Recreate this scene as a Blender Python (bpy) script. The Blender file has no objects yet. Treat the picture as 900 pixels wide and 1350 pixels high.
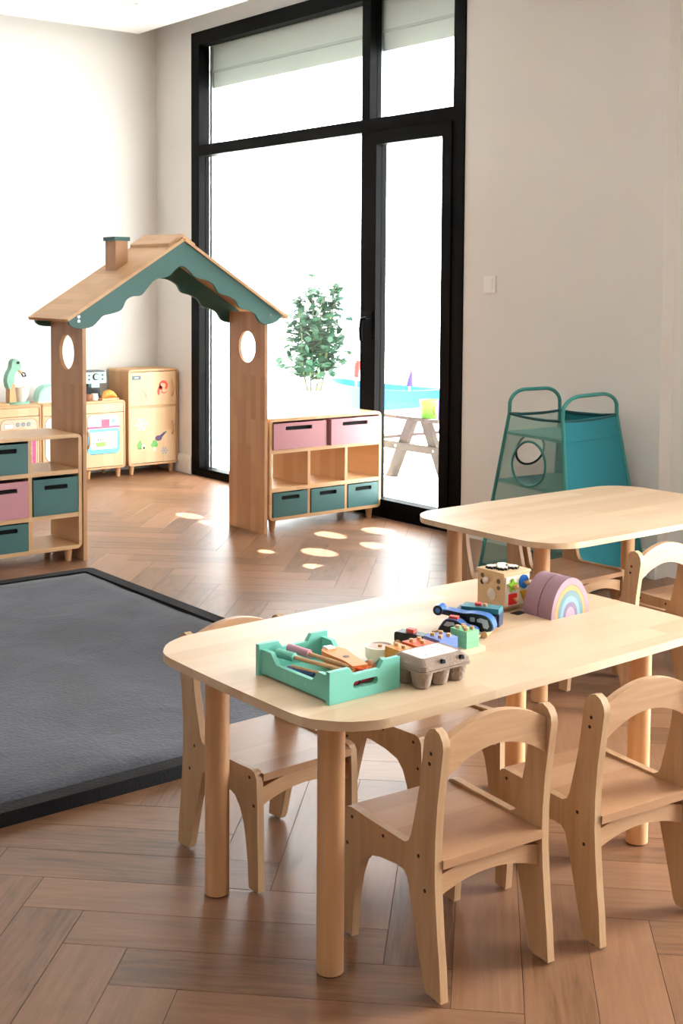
import bpy, bmesh, math, random
from math import sin, cos, tan, atan, radians, pi, sqrt
from mathutils import Vector, Matrix, noise
random.seed(7)
S = bpy.context.scene
COL = S.collection

# ---------------------------------------------------------------- camera
F, PY = 1660.0, 483.4
PITCH, YAW, ROLL = radians(3.68), atan(1324 / 1660.0), radians(.39)
fw = Vector((sin(YAW) * cos(PITCH), cos(YAW) * cos(PITCH), -sin(PITCH)))
rt = Vector((cos(YAW), -sin(YAW), 0)); up = rt.cross(fw)
r2 = rt * cos(ROLL) + up * sin(ROLL); u2 = up * cos(ROLL) - rt * sin(ROLL)
EYE = Vector((0, 0, 1.3))
cd = bpy.data.cameras.new('camera'); cam = bpy.data.objects.new('camera', cd); COL.objects.link(cam)
M = Matrix((r2, u2, -fw)).transposed().to_4x4(); M.translation = EYE
cam.matrix_world = M
cd.sensor_fit = 'AUTO'; cd.sensor_width = 36; cd.lens = F / 1350 * 36
cd.shift_y = -(675 - PY) / 1350; cd.clip_start = .05; cd.clip_end = 200
S.camera = cam
def proj(p):
    d = Vector(p) - EYE; z = d.dot(fw)
    if z < .05: return None
    return 450 + F * d.dot(r2) / z, PY - F * d.dot(u2) / z, z

# ---------------------------------------------------------------- light
S.view_settings.view_transform = 'Standard'; S.view_settings.look = 'None'
S.view_settings.gamma = 1; S.view_settings.use_curve_mapping = False
S.view_settings.exposure = 0.0
W = bpy.data.worlds.new('sky'); S.world = W; W.use_nodes = True
bgn = W.node_tree.nodes['Background']
bgn.inputs[0].default_value = (.96, .98, 1, 1); bgn.inputs[1].default_value = 12.0
def light(name, kind, loc, direction, energy, color=(1, 1, 1), **kw):
    l = bpy.data.lights.new(name, kind); l.energy = energy; l.color = color
    for k, v in kw.items(): setattr(l, k, v)
    o = bpy.data.objects.new(name, l); COL.objects.link(o); o.location = loc
    o.rotation_euler = Vector(direction).to_track_quat('-Z', 'Y').to_euler()
    return o
SUN_TO = Vector((cos(radians(58)) * cos(radians(16.7)), cos(radians(58)) * sin(radians(16.7)), sin(radians(58))))
light('sun', 'SUN', (9, 3, 9), -SUN_TO, 40.0, (1, .98, .95), angle=radians(.3))
# daylight arriving at the second glazed opening, in the wall to the right of the frame
light('daylight_side_window', 'AREA', (4.95, .55, 1.15), (-1, .3, 0), 310, (1, .98, .95), shape='RECTANGLE', size=1.7, size_y=2.1)
# main window: portal that only guides sampling of the sky
p = light('sky_portal', 'AREA', (4.86, 6.04, 1.5), (-1, 0, 0), 1, shape='RECTANGLE', size=2.7, size_y=3.0)
p.data.cycles.is_portal = True

# ---------------------------------------------------------------- materials
def lin(h):
    h = h.lstrip('#'); c = [int(h[i:i + 2], 16) / 255 for i in (0, 2, 4)]
    return [x / 12.92 if x <= .04045 else ((x + .055) / 1.055) ** 2.4 for x in c] + [1]
MATS = {}
def nodes_of(name):
    m = bpy.data.materials.new(name); m.use_nodes = True
    nt = m.node_tree; b = nt.nodes['Principled BSDF']
    return m, nt, b
def plain(name, hexc, rough=.5, metal=0, bump=0, bscale=80, spec=.5, var=.04):
    if name in MATS: return MATS[name]
    m, nt, b = nodes_of(name)
    N, L = nt.nodes.new, nt.links.new
    b.inputs['Roughness'].default_value = rough; b.inputs['Metallic'].default_value = metal
    b.inputs['Specular IOR Level'].default_value = spec
    tc = N('ShaderNodeTexCoord'); nz = N('ShaderNodeTexNoise'); nz.inputs['Scale'].default_value = 9; nz.inputs['Detail'].default_value = 4
    L(tc.outputs['Object'], nz.inputs['Vector'])
    mx = N('ShaderNodeMix'); mx.data_type = 'RGBA'; c = lin(hexc)
    mx.inputs[6].default_value = [max(0, v * (1 - var)) for v in c[:3]] + [1]; mx.inputs[7].default_value = [min(1, v * (1 + var)) for v in c[:3]] + [1]
    L(nz.outputs['Fac'], mx.inputs[0]); L(mx.outputs[2], b.inputs['Base Color'])
    if bump:
        n2 = N('ShaderNodeTexNoise'); n2.inputs['Scale'].default_value = bscale; n2.inputs['Detail'].default_value = 5
        L(tc.outputs['Object'], n2.inputs['Vector'])
        bp = N('ShaderNodeBump'); bp.inputs['Strength'].default_value = bump; bp.inputs['Distance'].default_value = .01
        L(n2.outputs['Fac'], bp.inputs['Height']); L(bp.outputs[0], b.inputs['Normal'])
    MATS[name] = m; return m
def wood(name, c1, c2, grain='x', face='z', stave=None, rough=.42, dark=None, gscale=1.0, contrast=.5):
    """grain = axis of the fibres, face = axis through the board; stave = (length, width) of the glued strips"""
    if name in MATS: return MATS[name]
    m, nt, b = nodes_of(name); N, L = nt.nodes.new, nt.links.new
    tc = N('ShaderNodeTexCoord'); sp = N('ShaderNodeSeparateXYZ'); L(tc.outputs['Object'], sp.inputs[0])
    ix = {'x': 0, 'y': 1, 'z': 2}; g = ix[grain]; f = ix[face]; w = 3 - g - f
    cb = N('ShaderNodeCombineXYZ')
    L(sp.outputs[g], cb.inputs[0]); L(sp.outputs[w], cb.inputs[1]); L(sp.outputs[f], cb.inputs[2])
    oi = N('ShaderNodeObjectInfo')
    of = N('ShaderNodeVectorMath'); of.operation = 'MULTIPLY_ADD'
    rv = N('ShaderNodeCombineXYZ')
    for k in range(3): L(oi.outputs['Random'], rv.inputs[k])
    L(rv.outputs[0], of.inputs[0]); of.inputs[1].default_value = (7.3, 3.1, 5.7); L(cb.outputs[0], of.inputs[2])
    base = of.outputs[0]
    st = N('ShaderNodeVectorMath'); st.operation = 'MULTIPLY'; st.inputs[1].default_value = (3 * gscale, 42 * gscale, 42 * gscale); 
    nz = N('ShaderNodeTexNoise'); nz.inputs['Scale'].default_value = 1.6; nz.inputs['Detail'].default_value = 7; nz.inputs['Roughness'].default_value = .62; nz.inputs['Distortion'].default_value = .6
    L(base, st.inputs[0]); L(st.outputs[0], nz.inputs['Vector'])
    big = N('ShaderNodeTexNoise'); big.inputs['Scale'].default_value = 1.2; big.inputs['Detail'].default_value = 3; big.inputs['Distortion'].default_value = 1.2
    s2 = N('ShaderNodeVectorMath'); s2.operation = 'MULTIPLY'; s2.inputs[1].default_value = (1.5 * gscale, 9 * gscale, 9 * gscale)
    L(base, s2.inputs[0]); L(s2.outputs[0], big.inputs['Vector'])
    if stave:
        br = N('ShaderNodeTexBrick'); br.offset = .41; br.offset_frequency = 2; br.squash = 1
        br.inputs['Scale'].default_value = 1; br.inputs['Mortar Size'].default_value = 0.0
        br.inputs['Brick Width'].default_value = stave[0]; br.inputs['Row Height'].default_value = stave[1]
        br.inputs['Color1'].default_value = (0, 0, 0, 1); br.inputs['Color2'].default_value = (1, 1, 1, 1)
        L(cb.outputs[0], br.inputs['Vector']); bw = N('ShaderNodeRGBToBW'); L(br.outputs['Color'], bw.inputs[0])
    a = N('ShaderNodeMath'); a.operation = 'MULTIPLY_ADD'; a.inputs[1].default_value = .55
    L(nz.outputs['Fac'], a.inputs[0])
    sc = N('ShaderNodeMath'); sc.operation = 'MULTIPLY'; sc.inputs[1].default_value = .45; L(big.outputs['Fac'], sc.inputs[0]); L(sc.outputs[0], a.inputs[2])
    fac = a.outputs[0]
    mr = N('ShaderNodeMapRange'); mr.inputs[1].default_value = .5 - contrast / 2; mr.inputs[2].default_value = .5 + contrast / 2
    L(fac, mr.inputs[0]); fac = mr.outputs[0]
    if stave:
        m2 = N('ShaderNodeMath'); m2.operation = 'MULTIPLY_ADD'; m2.inputs[1].default_value = .62; L(bw.outputs[0], m2.inputs[0])
        m3 = N('ShaderNodeMath'); m3.operation = 'MULTIPLY'; m3.inputs[1].default_value = .38; L(fac, m3.inputs[0]); L(m3.outputs[0], m2.inputs[2]); fac = m2.outputs[0]
    mx = N('ShaderNodeMix'); mx.data_type = 'RGBA'; mx.inputs[6].default_value = lin(c2); mx.inputs[7].default_value = lin(c1)
    L(fac, mx.inputs[0]); L(mx.outputs[2], b.inputs['Base Color'])
    b.inputs['Roughness'].default_value = rough
    bp = N('ShaderNodeBump'); bp.inputs['Strength'].default_value = .06; bp.inputs['Distance'].default_value = .002
    L(nz.outputs['Fac'], bp.inputs['Height']); L(bp.outputs[0], b.inputs['Normal'])
    MATS[name] = m; return m
def floor_mat():
    m, nt, b = nodes_of('oak_floor'); N, L = nt.nodes.new, nt.links.new
    uv = N('ShaderNodeUVMap'); oi = N('ShaderNodeObjectInfo'); ge = N('ShaderNodeNewGeometry')
    ad = N('ShaderNodeMath'); ad.operation = 'ADD'; L(oi.outputs['Random'], ad.inputs[0]); L(ge.outputs['Random Per Island'], ad.inputs[1])
    fr = N('ShaderNodeMath'); fr.operation = 'FRACT'; L(ad.outputs[0], fr.inputs[0])
    rv = N('ShaderNodeCombineXYZ')
    for k in range(3): L(fr.outputs[0], rv.inputs[k])
    of = N('ShaderNodeVectorMath'); of.operation = 'MULTIPLY_ADD'; of.inputs[1].default_value = (37.3, 23.1, 15.7); L(rv.outputs[0], of.inputs[0]); L(uv.outputs[0], of.inputs[2])
    def noise(sc, scale, det, dist):
        v = N('ShaderNodeVectorMath'); v.operation = 'MULTIPLY'; v.inputs[1].default_value = sc; L(of.outputs[0], v.inputs[0])
        n = N('ShaderNodeTexNoise'); n.inputs['Scale'].default_value = scale; n.inputs['Detail'].default_value = det; n.inputs['Distortion'].default_value = dist; n.inputs['Roughness'].default_value = .65
        L(v.outputs[0], n.inputs['Vector']); return n.outputs['Fac']
    grain = noise((4, 90, 1), 1, 8, .5); swirl = noise((2.2, 11, 1), 1, 4, 2.6); blot = noise((3, 5, 1), 1, 3, 1)
    rp = N('ShaderNodeValToRGB'); e = rp.color_ramp.elements
    e[0].position = .31; e[0].color = lin('#5e412d'); e[1].position = .68; e[1].color = lin('#997055')
    x = e.new(.46); x.color = lin('#825d42')
    s1 = N('ShaderNodeMath'); s1.operation = 'MULTIPLY'; s1.inputs[1].default_value = .42; L(grain, s1.inputs[0])
    s2 = N('ShaderNodeMath'); s2.operation = 'MULTIPLY_ADD'; s2.inputs[1].default_value = .38; L(swirl, s2.inputs[0]); L(s1.outputs[0], s2.inputs[2])
    s3 = N('ShaderNodeMath'); s3.operation = 'MULTIPLY_ADD'; s3.inputs[1].default_value = .2; L(fr.outputs[0], s3.inputs[0]); L(s2.outputs[0], s3.inputs[2])
    L(s3.outputs[0], rp.inputs[0])
    # knots
    vs = N('ShaderNodeVectorMath'); vs.operation = 'MULTIPLY'; vs.inputs[1].default_value = (1.0, 2.6, 1); L(of.outputs[0], vs.inputs[0])
    vo = N('ShaderNodeTexVoronoi'); vo.voronoi_dimensions = '2D'; vo.inputs['Scale'].default_value = 1.0; L(vs.outputs[0], vo.inputs['Vector'])
    kr = N('ShaderNodeMapRange'); kr.inputs[1].default_value = .015; kr.inputs[2].default_value = .085; kr.inputs[3].default_value = .7; kr.inputs[4].default_value = 0; L(vo.outputs['Distance'], kr.inputs[0])
    mx = N('ShaderNodeMix'); mx.data_type = 'RGBA'; mx.inputs[7].default_value = lin('#5d4331'); L(kr.outputs[0], mx.inputs[0]); L(rp.outputs[0], mx.inputs[6])
    L(mx.outputs[2], b.inputs['Base Color'])
    rr = N('ShaderNodeMapRange'); rr.inputs[3].default_value = .3; rr.inputs[4].default_value = .46; L(grain, rr.inputs[0]); L(rr.outputs[0], b.inputs['Roughness'])
    bp = N('ShaderNodeBump'); bp.inputs['Strength'].default_value = .12; bp.inputs['Distance'].default_value = .002; L(grain, bp.inputs['Height']); L(bp.outputs[0], b.inputs['Normal'])
    return m
def rug_mat():
    m, nt, b = nodes_of('rug_plush'); N, L = nt.nodes.new, nt.links.new
    tc = N('ShaderNodeTexCoord')
    n1 = N('ShaderNodeTexNoise'); n1.inputs['Scale'].default_value = 3.5; n1.inputs['Detail'].default_value = 6; n1.inputs['Distortion'].default_value = 1.5; L(tc.outputs['Object'], n1.inputs['Vector'])
    n2 = N('ShaderNodeTexNoise'); n2.inputs['Scale'].default_value = 90; n2.inputs['Detail'].default_value = 6; L(tc.outputs['Object'], n2.inputs['Vector'])
    rp = N('ShaderNodeValToRGB'); e = rp.color_ramp.elements; e[0].position = .3; e[0].color = lin('#2a2c36'); e[1].position = .7; e[1].color = lin('#444754')
    ad = N('ShaderNodeMath'); ad.operation = 'MULTIPLY_ADD'; ad.inputs[1].default_value = .35; L(n2.outputs['Fac'], ad.inputs[0])
    s = N('ShaderNodeMath'); s.operation = 'MULTIPLY'; s.inputs[1].default_value = .65; L(n1.outputs['Fac'], s.inputs[0]); L(s.outputs[0], ad.inputs[2]); L(ad.outputs[0], rp.inputs[0])
    L(rp.outputs[0], b.inputs['Base Color']); b.inputs['Roughness'].default_value = .95; b.inputs['Sheen Weight'].default_value = .25; b.inputs['Specular IOR Level'].default_value = .1
    bp = N('ShaderNodeBump'); bp.inputs['Strength'].default_value = .55; bp.inputs['Distance'].default_value = .012; L(ad.outputs[0], bp.inputs['Height']); L(bp.outputs[0], b.inputs['Normal'])
    return m
def glass_mat():
    m, nt, b = nodes_of('window_glass'); N, L = nt.nodes.new, nt.links.new
    nt.nodes.remove(b); out = [n for n in nt.nodes if n.type == 'OUTPUT_MATERIAL'][0]
    t = N('ShaderNodeBsdfTransparent'); t.inputs[0].default_value = (.97, .985, .98, 1)
    g = N('ShaderNodeBsdfGlossy'); g.inputs['Roughness'].default_value = .02
    mx = N('ShaderNodeMixShader'); mx.inputs[0].default_value = .05; L(t.outputs[0], mx.inputs[1]); L(g.outputs[0], mx.inputs[2]); L(mx.outputs[0], out.inputs[0])
    return m
def mesh_fabric(name, hexc, alpha):
    m, nt, b = nodes_of(name); N, L = nt.nodes.new, nt.links.new
    b.inputs['Base Color'].default_value = lin(hexc); b.inputs['Roughness'].default_value = .8; b.inputs['Alpha'].default_value = alpha
    return m

WALL = plain('wall_paint', '#e8e5e1', .85, bump=.03, bscale=250, var=.012)
WHITE = plain('white_paint', '#f2f1ee', .6, var=.01)
CEIL = plain('ceiling_paint', '#f6f6f6', .9, var=.01)
BLACK = plain('black_aluminium', '#050506', .45, bump=.02, bscale=400, spec=.06)
DARK = plain('joint_dark', '#2a1c13', .9)
HOLE = plain('hole_black', '#050505', .9)  # black put in for the shade inside bin slots; also on carton catches
GLASS = glass_mat()
FLOOR = floor_mat()
TOPW = wood('maple_tabletop', '#e3cbad', '#cfae8a', 'x', 'z', (.42, .06), .43, contrast=.6)
LEGW = wood('beech_leg', '#dcae80', '#c89466', 'z', 'x', None, .42)
CHZ = wood('chair_side_wood', '#d1b08a', '#b38a63', 'z', 'x', None, .42, contrast=.45)
CHX = wood('chair_cross_wood', '#d0aa84', '#b38761', 'x', 'z', None, .42, contrast=.45)
CHS = wood('chair_seat_wood', '#cba27e', '#a97d5b', 'x', 'z', (.8, .085), .38, contrast=.5)
PLY = wood('house_post_wood', '#cfa277', '#b27f56', 'z', 'x', (.23, .043), .45, contrast=.6)
ROOFW = wood('house_roof_wood', '#dcb386', '#c4946a', 'y', 'z', (.3, .04), .45, contrast=.6)
SHW = wood('shelf_wood_x', '#e2bd90', '#cfa374', 'x', 'y', (.3, .05), .42, contrast=.6)
SHZ = wood('shelf_wood_z', '#dfb78a', '#c79a6b', 'z', 'x', (.25, .045), .42, contrast=.6)
KITX = wood('kitchen_front_wood', '#e9c8a0', '#d7ac80', 'z', 'y', (.5, .07), .45, contrast=.6)
KITS = wood('kitchen_side_wood', '#d8ad80', '#c39468', 'z', 'x', (.4, .06), .45, contrast=.6)
TOYW = wood('toy_wood', '#dcb283', '#c39363', 'z', 'x', None, .5, gscale=3)
TEALP = plain('teal_paint', '#40706b', .5, var=.02)
TEALD = plain('teal_bin', '#3c6a69', .5, var=.02)
PINKP = plain('pink_bin', '#c08690', .5, var=.02)
MINT = plain('mint_paint', '#7acdbb', .5, var=.02)
STEEL = plain('steel', '#c9ccd0', .25, 1)
SCREW = plain('screw_dark', '#3a2c22', .45, .6)
TUBE = plain('teal_tube', '#2f7f78', .35, var=.02)
CLOTH = plain('teal_cloth', '#1c7480', .85, bump=.12, bscale=60)
DCLOTH = plain('teal_binding', '#164b50', .85)
NET = mesh_fabric('teal_net', '#8cc0b2', .24)
NETS = mesh_fabric('teal_net_shelf', '#5f9a95', .82)
RUG = rug_mat()
RUGE = plain('rug_edge', '#101014', .95, bump=.3, bscale=120)

# ---------------------------------------------------------------- mesh helpers
def link(o, parent=None):
    COL.objects.link(o)
    if parent is not None: o.parent = parent
    return o
def fin(name, bm, mat, parent=None, smooth=True, ang=35, loc=None, rot=None, kind=None, label=None, wn=True):
    bmesh.ops.recalc_face_normals(bm, faces=bm.faces)
    me = bpy.data.meshes.new(name); bm.to_mesh(me); bm.free()
    for mm in (mat if isinstance(mat, (list, tuple)) else [mat]): me.materials.append(mm)
    if smooth:
        for p in me.polygons: p.use_smooth = True
        me.set_sharp_from_angle(angle=radians(ang))
    o = bpy.data.objects.new(name, me); link(o, parent)
    if smooth and wn:
        md = o.modifiers.new('weighted', 'WEIGHTED_NORMAL'); md.keep_sharp = True
    if loc is not None: o.location = loc
    if rot is not None: o.rotation_euler = rot
    if kind: o['kind'] = kind
    if label: o['label'] = label
    return o
def bevel(bm, off, seg=2, ang=40):
    es = [e for e in bm.edges if len(e.link_faces) == 2 and e.calc_face_angle(0) > radians(ang)]
    if es and off > 0: bmesh.ops.bevel(bm, geom=es, offset=off, segments=seg, affect='EDGES', profile=.6, clamp_overlap=True)
    return bm
def B(): return bmesh.new()
def bx(bm, x0, x1, y0, y1, z0, z1):
    v = [bm.verts.new(c) for c in ((x0, y0, z0), (x1, y0, z0), (x1, y1, z0), (x0, y1, z0), (x0, y0, z1), (x1, y0, z1), (x1, y1, z1), (x0, y1, z1))]
    for f in ((3, 2, 1, 0), (4, 5, 6, 7), (0, 1, 5, 4), (1, 2, 6, 5), (2, 3, 7, 6), (3, 0, 4, 7)): bm.faces.new([v[i] for i in f])
    return bm
def box(name, x0, x1, y0, y1, z0, z1, mat, parent=None, bev=0, seg=2, **k):
    bm = bx(B(), min(x0, x1), max(x0, x1), min(y0, y1), max(y0, y1), min(z0, z1), max(z0, z1))
    if bev: bevel(bm, bev, seg)
    return fin(name, bm, mat, parent, **k)
def place(ax, p, t):
    return {'x': (t, p[0], p[1]), 'y': (p[0], t, p[1]), 'z': (p[0], p[1], t)}[ax]
def prism(bm, pts, ax, t0, t1, holes=()):
    loops = [pts] + list(holes); caps = []
    if not holes:
        a = [bm.verts.new(place(ax, p, t0)) for p in pts]; b = [bm.verts.new(place(ax, p, t1)) for p in pts]
        bm.faces.new(a); bm.faces.new(b[::-1]); n = len(a)
        for i in range(n): bm.faces.new((a[i], b[i], b[(i + 1) % n], a[(i + 1) % n]))
        return bm
    rings = []
    for t in (t0, t1):
        es = []; rr = []
        for lp in loops:
            vs = [bm.verts.new(place(ax, p, t)) for p in lp]; rr.append(vs)
            for i in range(len(vs)): es.append(bm.edges.new((vs[i], vs[(i + 1) % len(vs)])))
        bmesh.ops.triangle_fill(bm, edges=es, use_beauty=True, use_dissolve=False)
        rings.append(rr)
    for ra, rb in zip(*rings):
        n = len(ra)
        for i in range(n): bm.faces.new((ra[i], rb[i], rb[(i + 1) % n], ra[(i + 1) % n]))
    return bm
def pr(name, pts, ax, t0, t1, mat, parent=None, bev=0, holes=(), seg=2, **k):
    bm = prism(B(), pts, ax, t0, t1, holes)
    if bev: bevel(bm, bev, seg, 50)
    return fin(name, bm, mat, parent, **k)
def rrect(x0, x1, y0, y1, r, n=6):
    out = []
    for cx, cy, a in ((x1 - r, y1 - r, 0), (x0 + r, y1 - r, 90), (x0 + r, y0 + r, 180), (x1 - r, y0 + r, 270)):
        for i in range(n + 1):
            t = radians(a + 90 * i / n); out.append((cx + r * cos(t), cy + r * sin(t)))
    return out
def ell(cx, cy, rx, ry, n=24): return [(cx + rx * cos(2 * pi * i / n), cy + ry * sin(2 * pi * i / n)) for i in range(n)]
def cyl(bm, p0, p1, r0, r1=None, n=20, cap=True):
    r1 = r0 if r1 is None else r1
    p0, p1 = Vector(p0), Vector(p1); d = (p1 - p0).normalized(); q = d.to_track_quat('Z', 'Y')
    A = []; Bv = []
    for i in range(n):
        c = q @ Vector((cos(2 * pi * i / n), sin(2 * pi * i / n), 0))
        A.append(bm.verts.new(p0 + c * r0)); Bv.append(bm.verts.new(p1 + c * r1))
    for i in range(n): bm.faces.new((A[i], A[(i + 1) % n], Bv[(i + 1) % n], Bv[i]))
    if cap: bm.faces.new(A[::-1]); bm.faces.new(Bv)
    return bm
def cy(name, p0, p1, r0, mat, parent=None, r1=None, n=20, bev=0, **k):
    bm = cyl(B(), p0, p1, r0, r1, n)
    if bev: bevel(bm, bev, 2, 60)
    return fin(name, bm, mat, parent, **k)
def lathe(bm, prof, c=(0, 0, 0), n=24):
    rings = []
    for r, z in prof:
        if r < 1e-5: rings.append([bm.verts.new((c[0], c[1], c[2] + z))])
        else: rings.append([bm.verts.new((c[0] + r * cos(2 * pi * i / n), c[1] + r * sin(2 * pi * i / n), c[2] + z)) for i in range(n)])
    for a, b in zip(rings, rings[1:]):
        for i in range(n):
            j = (i + 1) % n
            if len(a) == 1 and len(b) == 1: continue
            if len(a) == 1: bm.faces.new((a[0], b[j], b[i]))
            elif len(b) == 1: bm.faces.new((a[i], a[j], b[0]))
            else: bm.faces.new((a[i], a[j], b[j], b[i]))
    return bm
def tube(bm, pts, r, n=10, closed=False):
    pts = [Vector(p) for p in pts]; N = len(pts); rings = []; prev = None
    for i in range(N):
        if closed: d = pts[(i + 1) % N] - pts[i - 1]
        else: d = pts[min(i + 1, N - 1)] - pts[max(i - 1, 0)]
        d.normalize()
        if prev is None:
            a = Vector((0, 0, 1)) if abs(d.z) < .9 else Vector((1, 0, 0)); prev = (a - d * a.dot(d)).normalized()
        prev = (prev - d * prev.dot(d)).normalized(); o = d.cross(prev)
        rings.append([bm.verts.new(pts[i] + (prev * cos(2 * pi * k / n) + o * sin(2 * pi * k / n)) * r) for k in range(n)])
    for i in range(N if closed else N - 1):
        a, b = rings[i], rings[(i + 1) % N]
        sh = 0
        if closed and i == N - 1:
            sh = min(range(n), key=lambda s: (a[0].co - b[s].co).length)
        for k in range(n): bm.faces.new((a[k], a[(k + 1) % n], b[(k + 1 + sh) % n], b[(k + sh) % n]))
    if not closed: bm.faces.new(rings[0][::-1]); bm.faces.new(rings[-1])
    return bm
def ball(bm, c, r, n=14, sz=1.0):
    k = max(6, n // 2)
    return lathe(bm, [(r * sin(pi * i / k), -r * sz * cos(pi * i / k)) for i in range(k + 1)], c, n)
def sheet(bm, quads):
    for q in quads: bm.faces.new([bm.verts.new(p) for p in q])
    return bm
def thing(name, label, cat, loc=(0, 0, 0), rz=0, group=None):
    o = bpy.data.objects.new(name, None); COL.objects.link(o); o.empty_display_size = .05
    o.location = loc; o.rotation_euler = (0, 0, rz); o['label'] = label; o['category'] = cat
    if group: o['group'] = group
    return o
def tag(o, label, cat, group=None):
    o['label'] = label; o['category'] = cat
    if group: o['group'] = group
    return o
def struct(o, label=None):
    o['kind'] = 'structure'
    if label: o['label'] = label
    return o
def copy_tree(o, parent=None):
    c = o.copy(); COL.objects.link(c); c.parent = parent
    for ch in list(o.children): copy_tree(ch, c)
    return c

# ---------------------------------------------------------------- room
XW, YF, XR, YS = 4.565, 7.83, 4.645, 3.46     # window wall, far wall, stepped-back wall, the step
XL, YB, ZT = -5.0, -6.0, 3.32
WY0, WY1, WZ = 4.715, 7.36, 2.985
def wall(name, boxes, mat=WALL):
    bm = B()
    for b in boxes: bx(bm, *b[:4], b[4] if b[4] > 0 else -.06, b[5])
    return struct(fin(name, bm, mat, smooth=False))
wall('wall_window', [(XW, XW + .2, WY1, YF, 0, ZT), (XW, XW + .2, YS, WY0, 0, ZT), (XW, XW + .2, WY0, WY1, WZ, ZT)])
wall('wall_far', [(XL, XW + .2, YF, YF + .2, 0, ZT)])
wall('wall_right', [(XR, XW + .2, 1.45, YS, 0, ZT), (XR, XW + .2, YB, -.35, 0, ZT), (XR, XW + .2, -.35, 1.45, 2.3, ZT)], WHITE)  # whiter paint here stands in for stronger light on this wall
wall('wall_left', [(XL - .2, XL, YB, YF + .2, 0, ZT)])
wall('wall_back', [(XL - .2, XW + .2, YB - .2, YB, 0, ZT)])
wall('ceiling', [(XL - .2, XW + .2, YB - .2, YF + .2, ZT, ZT + .15)], CEIL)
# lowered ceiling with an open cove along the walls
struct(pr('ceiling_drop', [(XL, YB), (4.331, YB), (4.331, 7.672), (XL, 7.80)], 'z', 3.0, 3.14, CEIL, smooth=False))
bl = [('baseboard_window', (XW - .014, XW, WY1, YF, 0, .125)), ('baseboard_far', (XL, XW - .015, YF - .014, YF, 0, .125)),
      ('baseboard_step', (XW - .014, XW, YS, WY0, 0, .125))]
for n, b in bl: struct(box(n, *b, WHITE, bev=.003))

# floor: dark bed with oak planks laid herringbone
fl = struct(box('floor', XL - .05, XW + .195, YB - .05, YF + .05, -.06, -.0016, DARK, smooth=False))
PL, PW, GAP = .635, .1323, .0005
def clip(poly, ax, lim, sgn):
    out = []
    for i in range(len(poly)):
        a, b = poly[i], poly[(i + 1) % len(poly)]; da, db = (lim - a[ax]) * sgn, (lim - b[ax]) * sgn
        if da >= 0: out.append(a)
        if da * db < 0:
            t = da / (da - db); out.append((a[0] + (b[0] - a[0]) * t, a[1] + (b[1] - a[1]) * t))
    return out
def plank_mesh():
    bm = B(); l, w = PL / 2 - GAP, PW / 2 - GAP; c = .0004
    lo = [bm.verts.new((sx * l, sy * w, -.0016)) for sx, sy in ((-1, -1), (1, -1), (1, 1), (-1, 1))]
    mi = [bm.verts.new((sx * l, sy * w, -.0006)) for sx, sy in ((-1, -1), (1, -1), (1, 1), (-1, 1))]
    hi = [bm.verts.new((sx * (l - c), sy * (w - c), 0)) for sx, sy in ((-1, -1), (1, -1), (1, 1), (-1, 1))]
    bm.faces.new(hi)
    for i in range(4):
        j = (i + 1) % 4; bm.faces.new((lo[i], lo[j], mi[j], mi[i])); bm.faces.new((mi[i], mi[j], hi[j], hi[i]))
    uv = bm.loops.layers.uv.new('UVMap')
    for f in bm.faces:
        for l_ in f.loops: l_[uv].uv = (l_.vert.co.x, l_.vert.co.y)
    me = bpy.data.meshes.new('plank'); bm.to_mesh(me); bm.free(); me.materials.append(FLOOR); return me
PM = plank_mesh()
q = sqrt(.5); X0, Y0 = 1.171 - q * PL, 2.316 - q * PL
def wpt(a, b): return X0 + q * (a - b), Y0 + q * (a + b)
planks = []
for m_ in range(-8, 9):
    for k in range(-70, 71):
        oa, ob = k * PW + m_ * PL, k * PW - m_ * PL
        for (a0, a1, b0, b1, ang) in ((oa, oa + PL, ob, ob + PW, 45), (oa + PL, oa + PL + PW, ob + PW - PL, ob + PW, 135)):
            ctr = wpt((a0 + a1) / 2, (b0 + b1) / 2)
            if not (XL - .5 < ctr[0] < XW + .5 and YB - .5 < ctr[1] < YF + .5): continue
            poly = [wpt(a0 + GAP, b0 + GAP), wpt(a1 - GAP, b0 + GAP), wpt(a1 - GAP, b1 - GAP), wpt(a0 + GAP, b1 - GAP)]
            cl = poly
            for ax, lim, sg in ((0, XW + .08, 1), (0, XL, -1), (1, YF, 1), (1, YB, -1)):
                if cl: cl = clip(cl, ax, lim, sg)
            if len(cl) < 3: continue
            full = cl == poly
            pj = [proj((x, y, 0)) for x, y in cl]; area = 0
            if all(pj):
                cx = sum(p_[0] for p_ in pj) / len(pj); cyy = sum(p_[1] for p_ in pj) / len(pj)
                if -60 < cx < 960 and 560 < cyy < 1420:
                    area = abs(sum(pj[i][0] * pj[(i + 1) % len(pj)][1] - pj[(i + 1) % len(pj)][0] * pj[i][1] for i in range(len(pj)))) / 2
            planks.append((area if full else 0, ctr, ang, cl))
planks.sort(key=lambda t: -t[0])
rest = B(); uvl = rest.loops.layers.uv.new('UVMap')
for i, (ar, ctr, ang, cl) in enumerate(planks):
    if i < 295 and ar > 0:
        o = bpy.data.objects.new('plank', PM); link(o, fl); o.location = (*ctr, 0); o.rotation_euler = (0, 0, radians(ang))
    else:
        f = rest.faces.new([rest.verts.new((x, y, 0)) for x, y in cl]); ca, sa = cos(radians(ang)), sin(radians(ang))
        for l_ in f.loops:
            dx, dy = l_.vert.co.x - ctr[0], l_.vert.co.y - ctr[1]; l_[uvl].uv = (dx * ca + dy * sa, -dx * sa + dy * ca)
fin('plank_field', rest, FLOOR, fl, smooth=False, kind='stuff')

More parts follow.
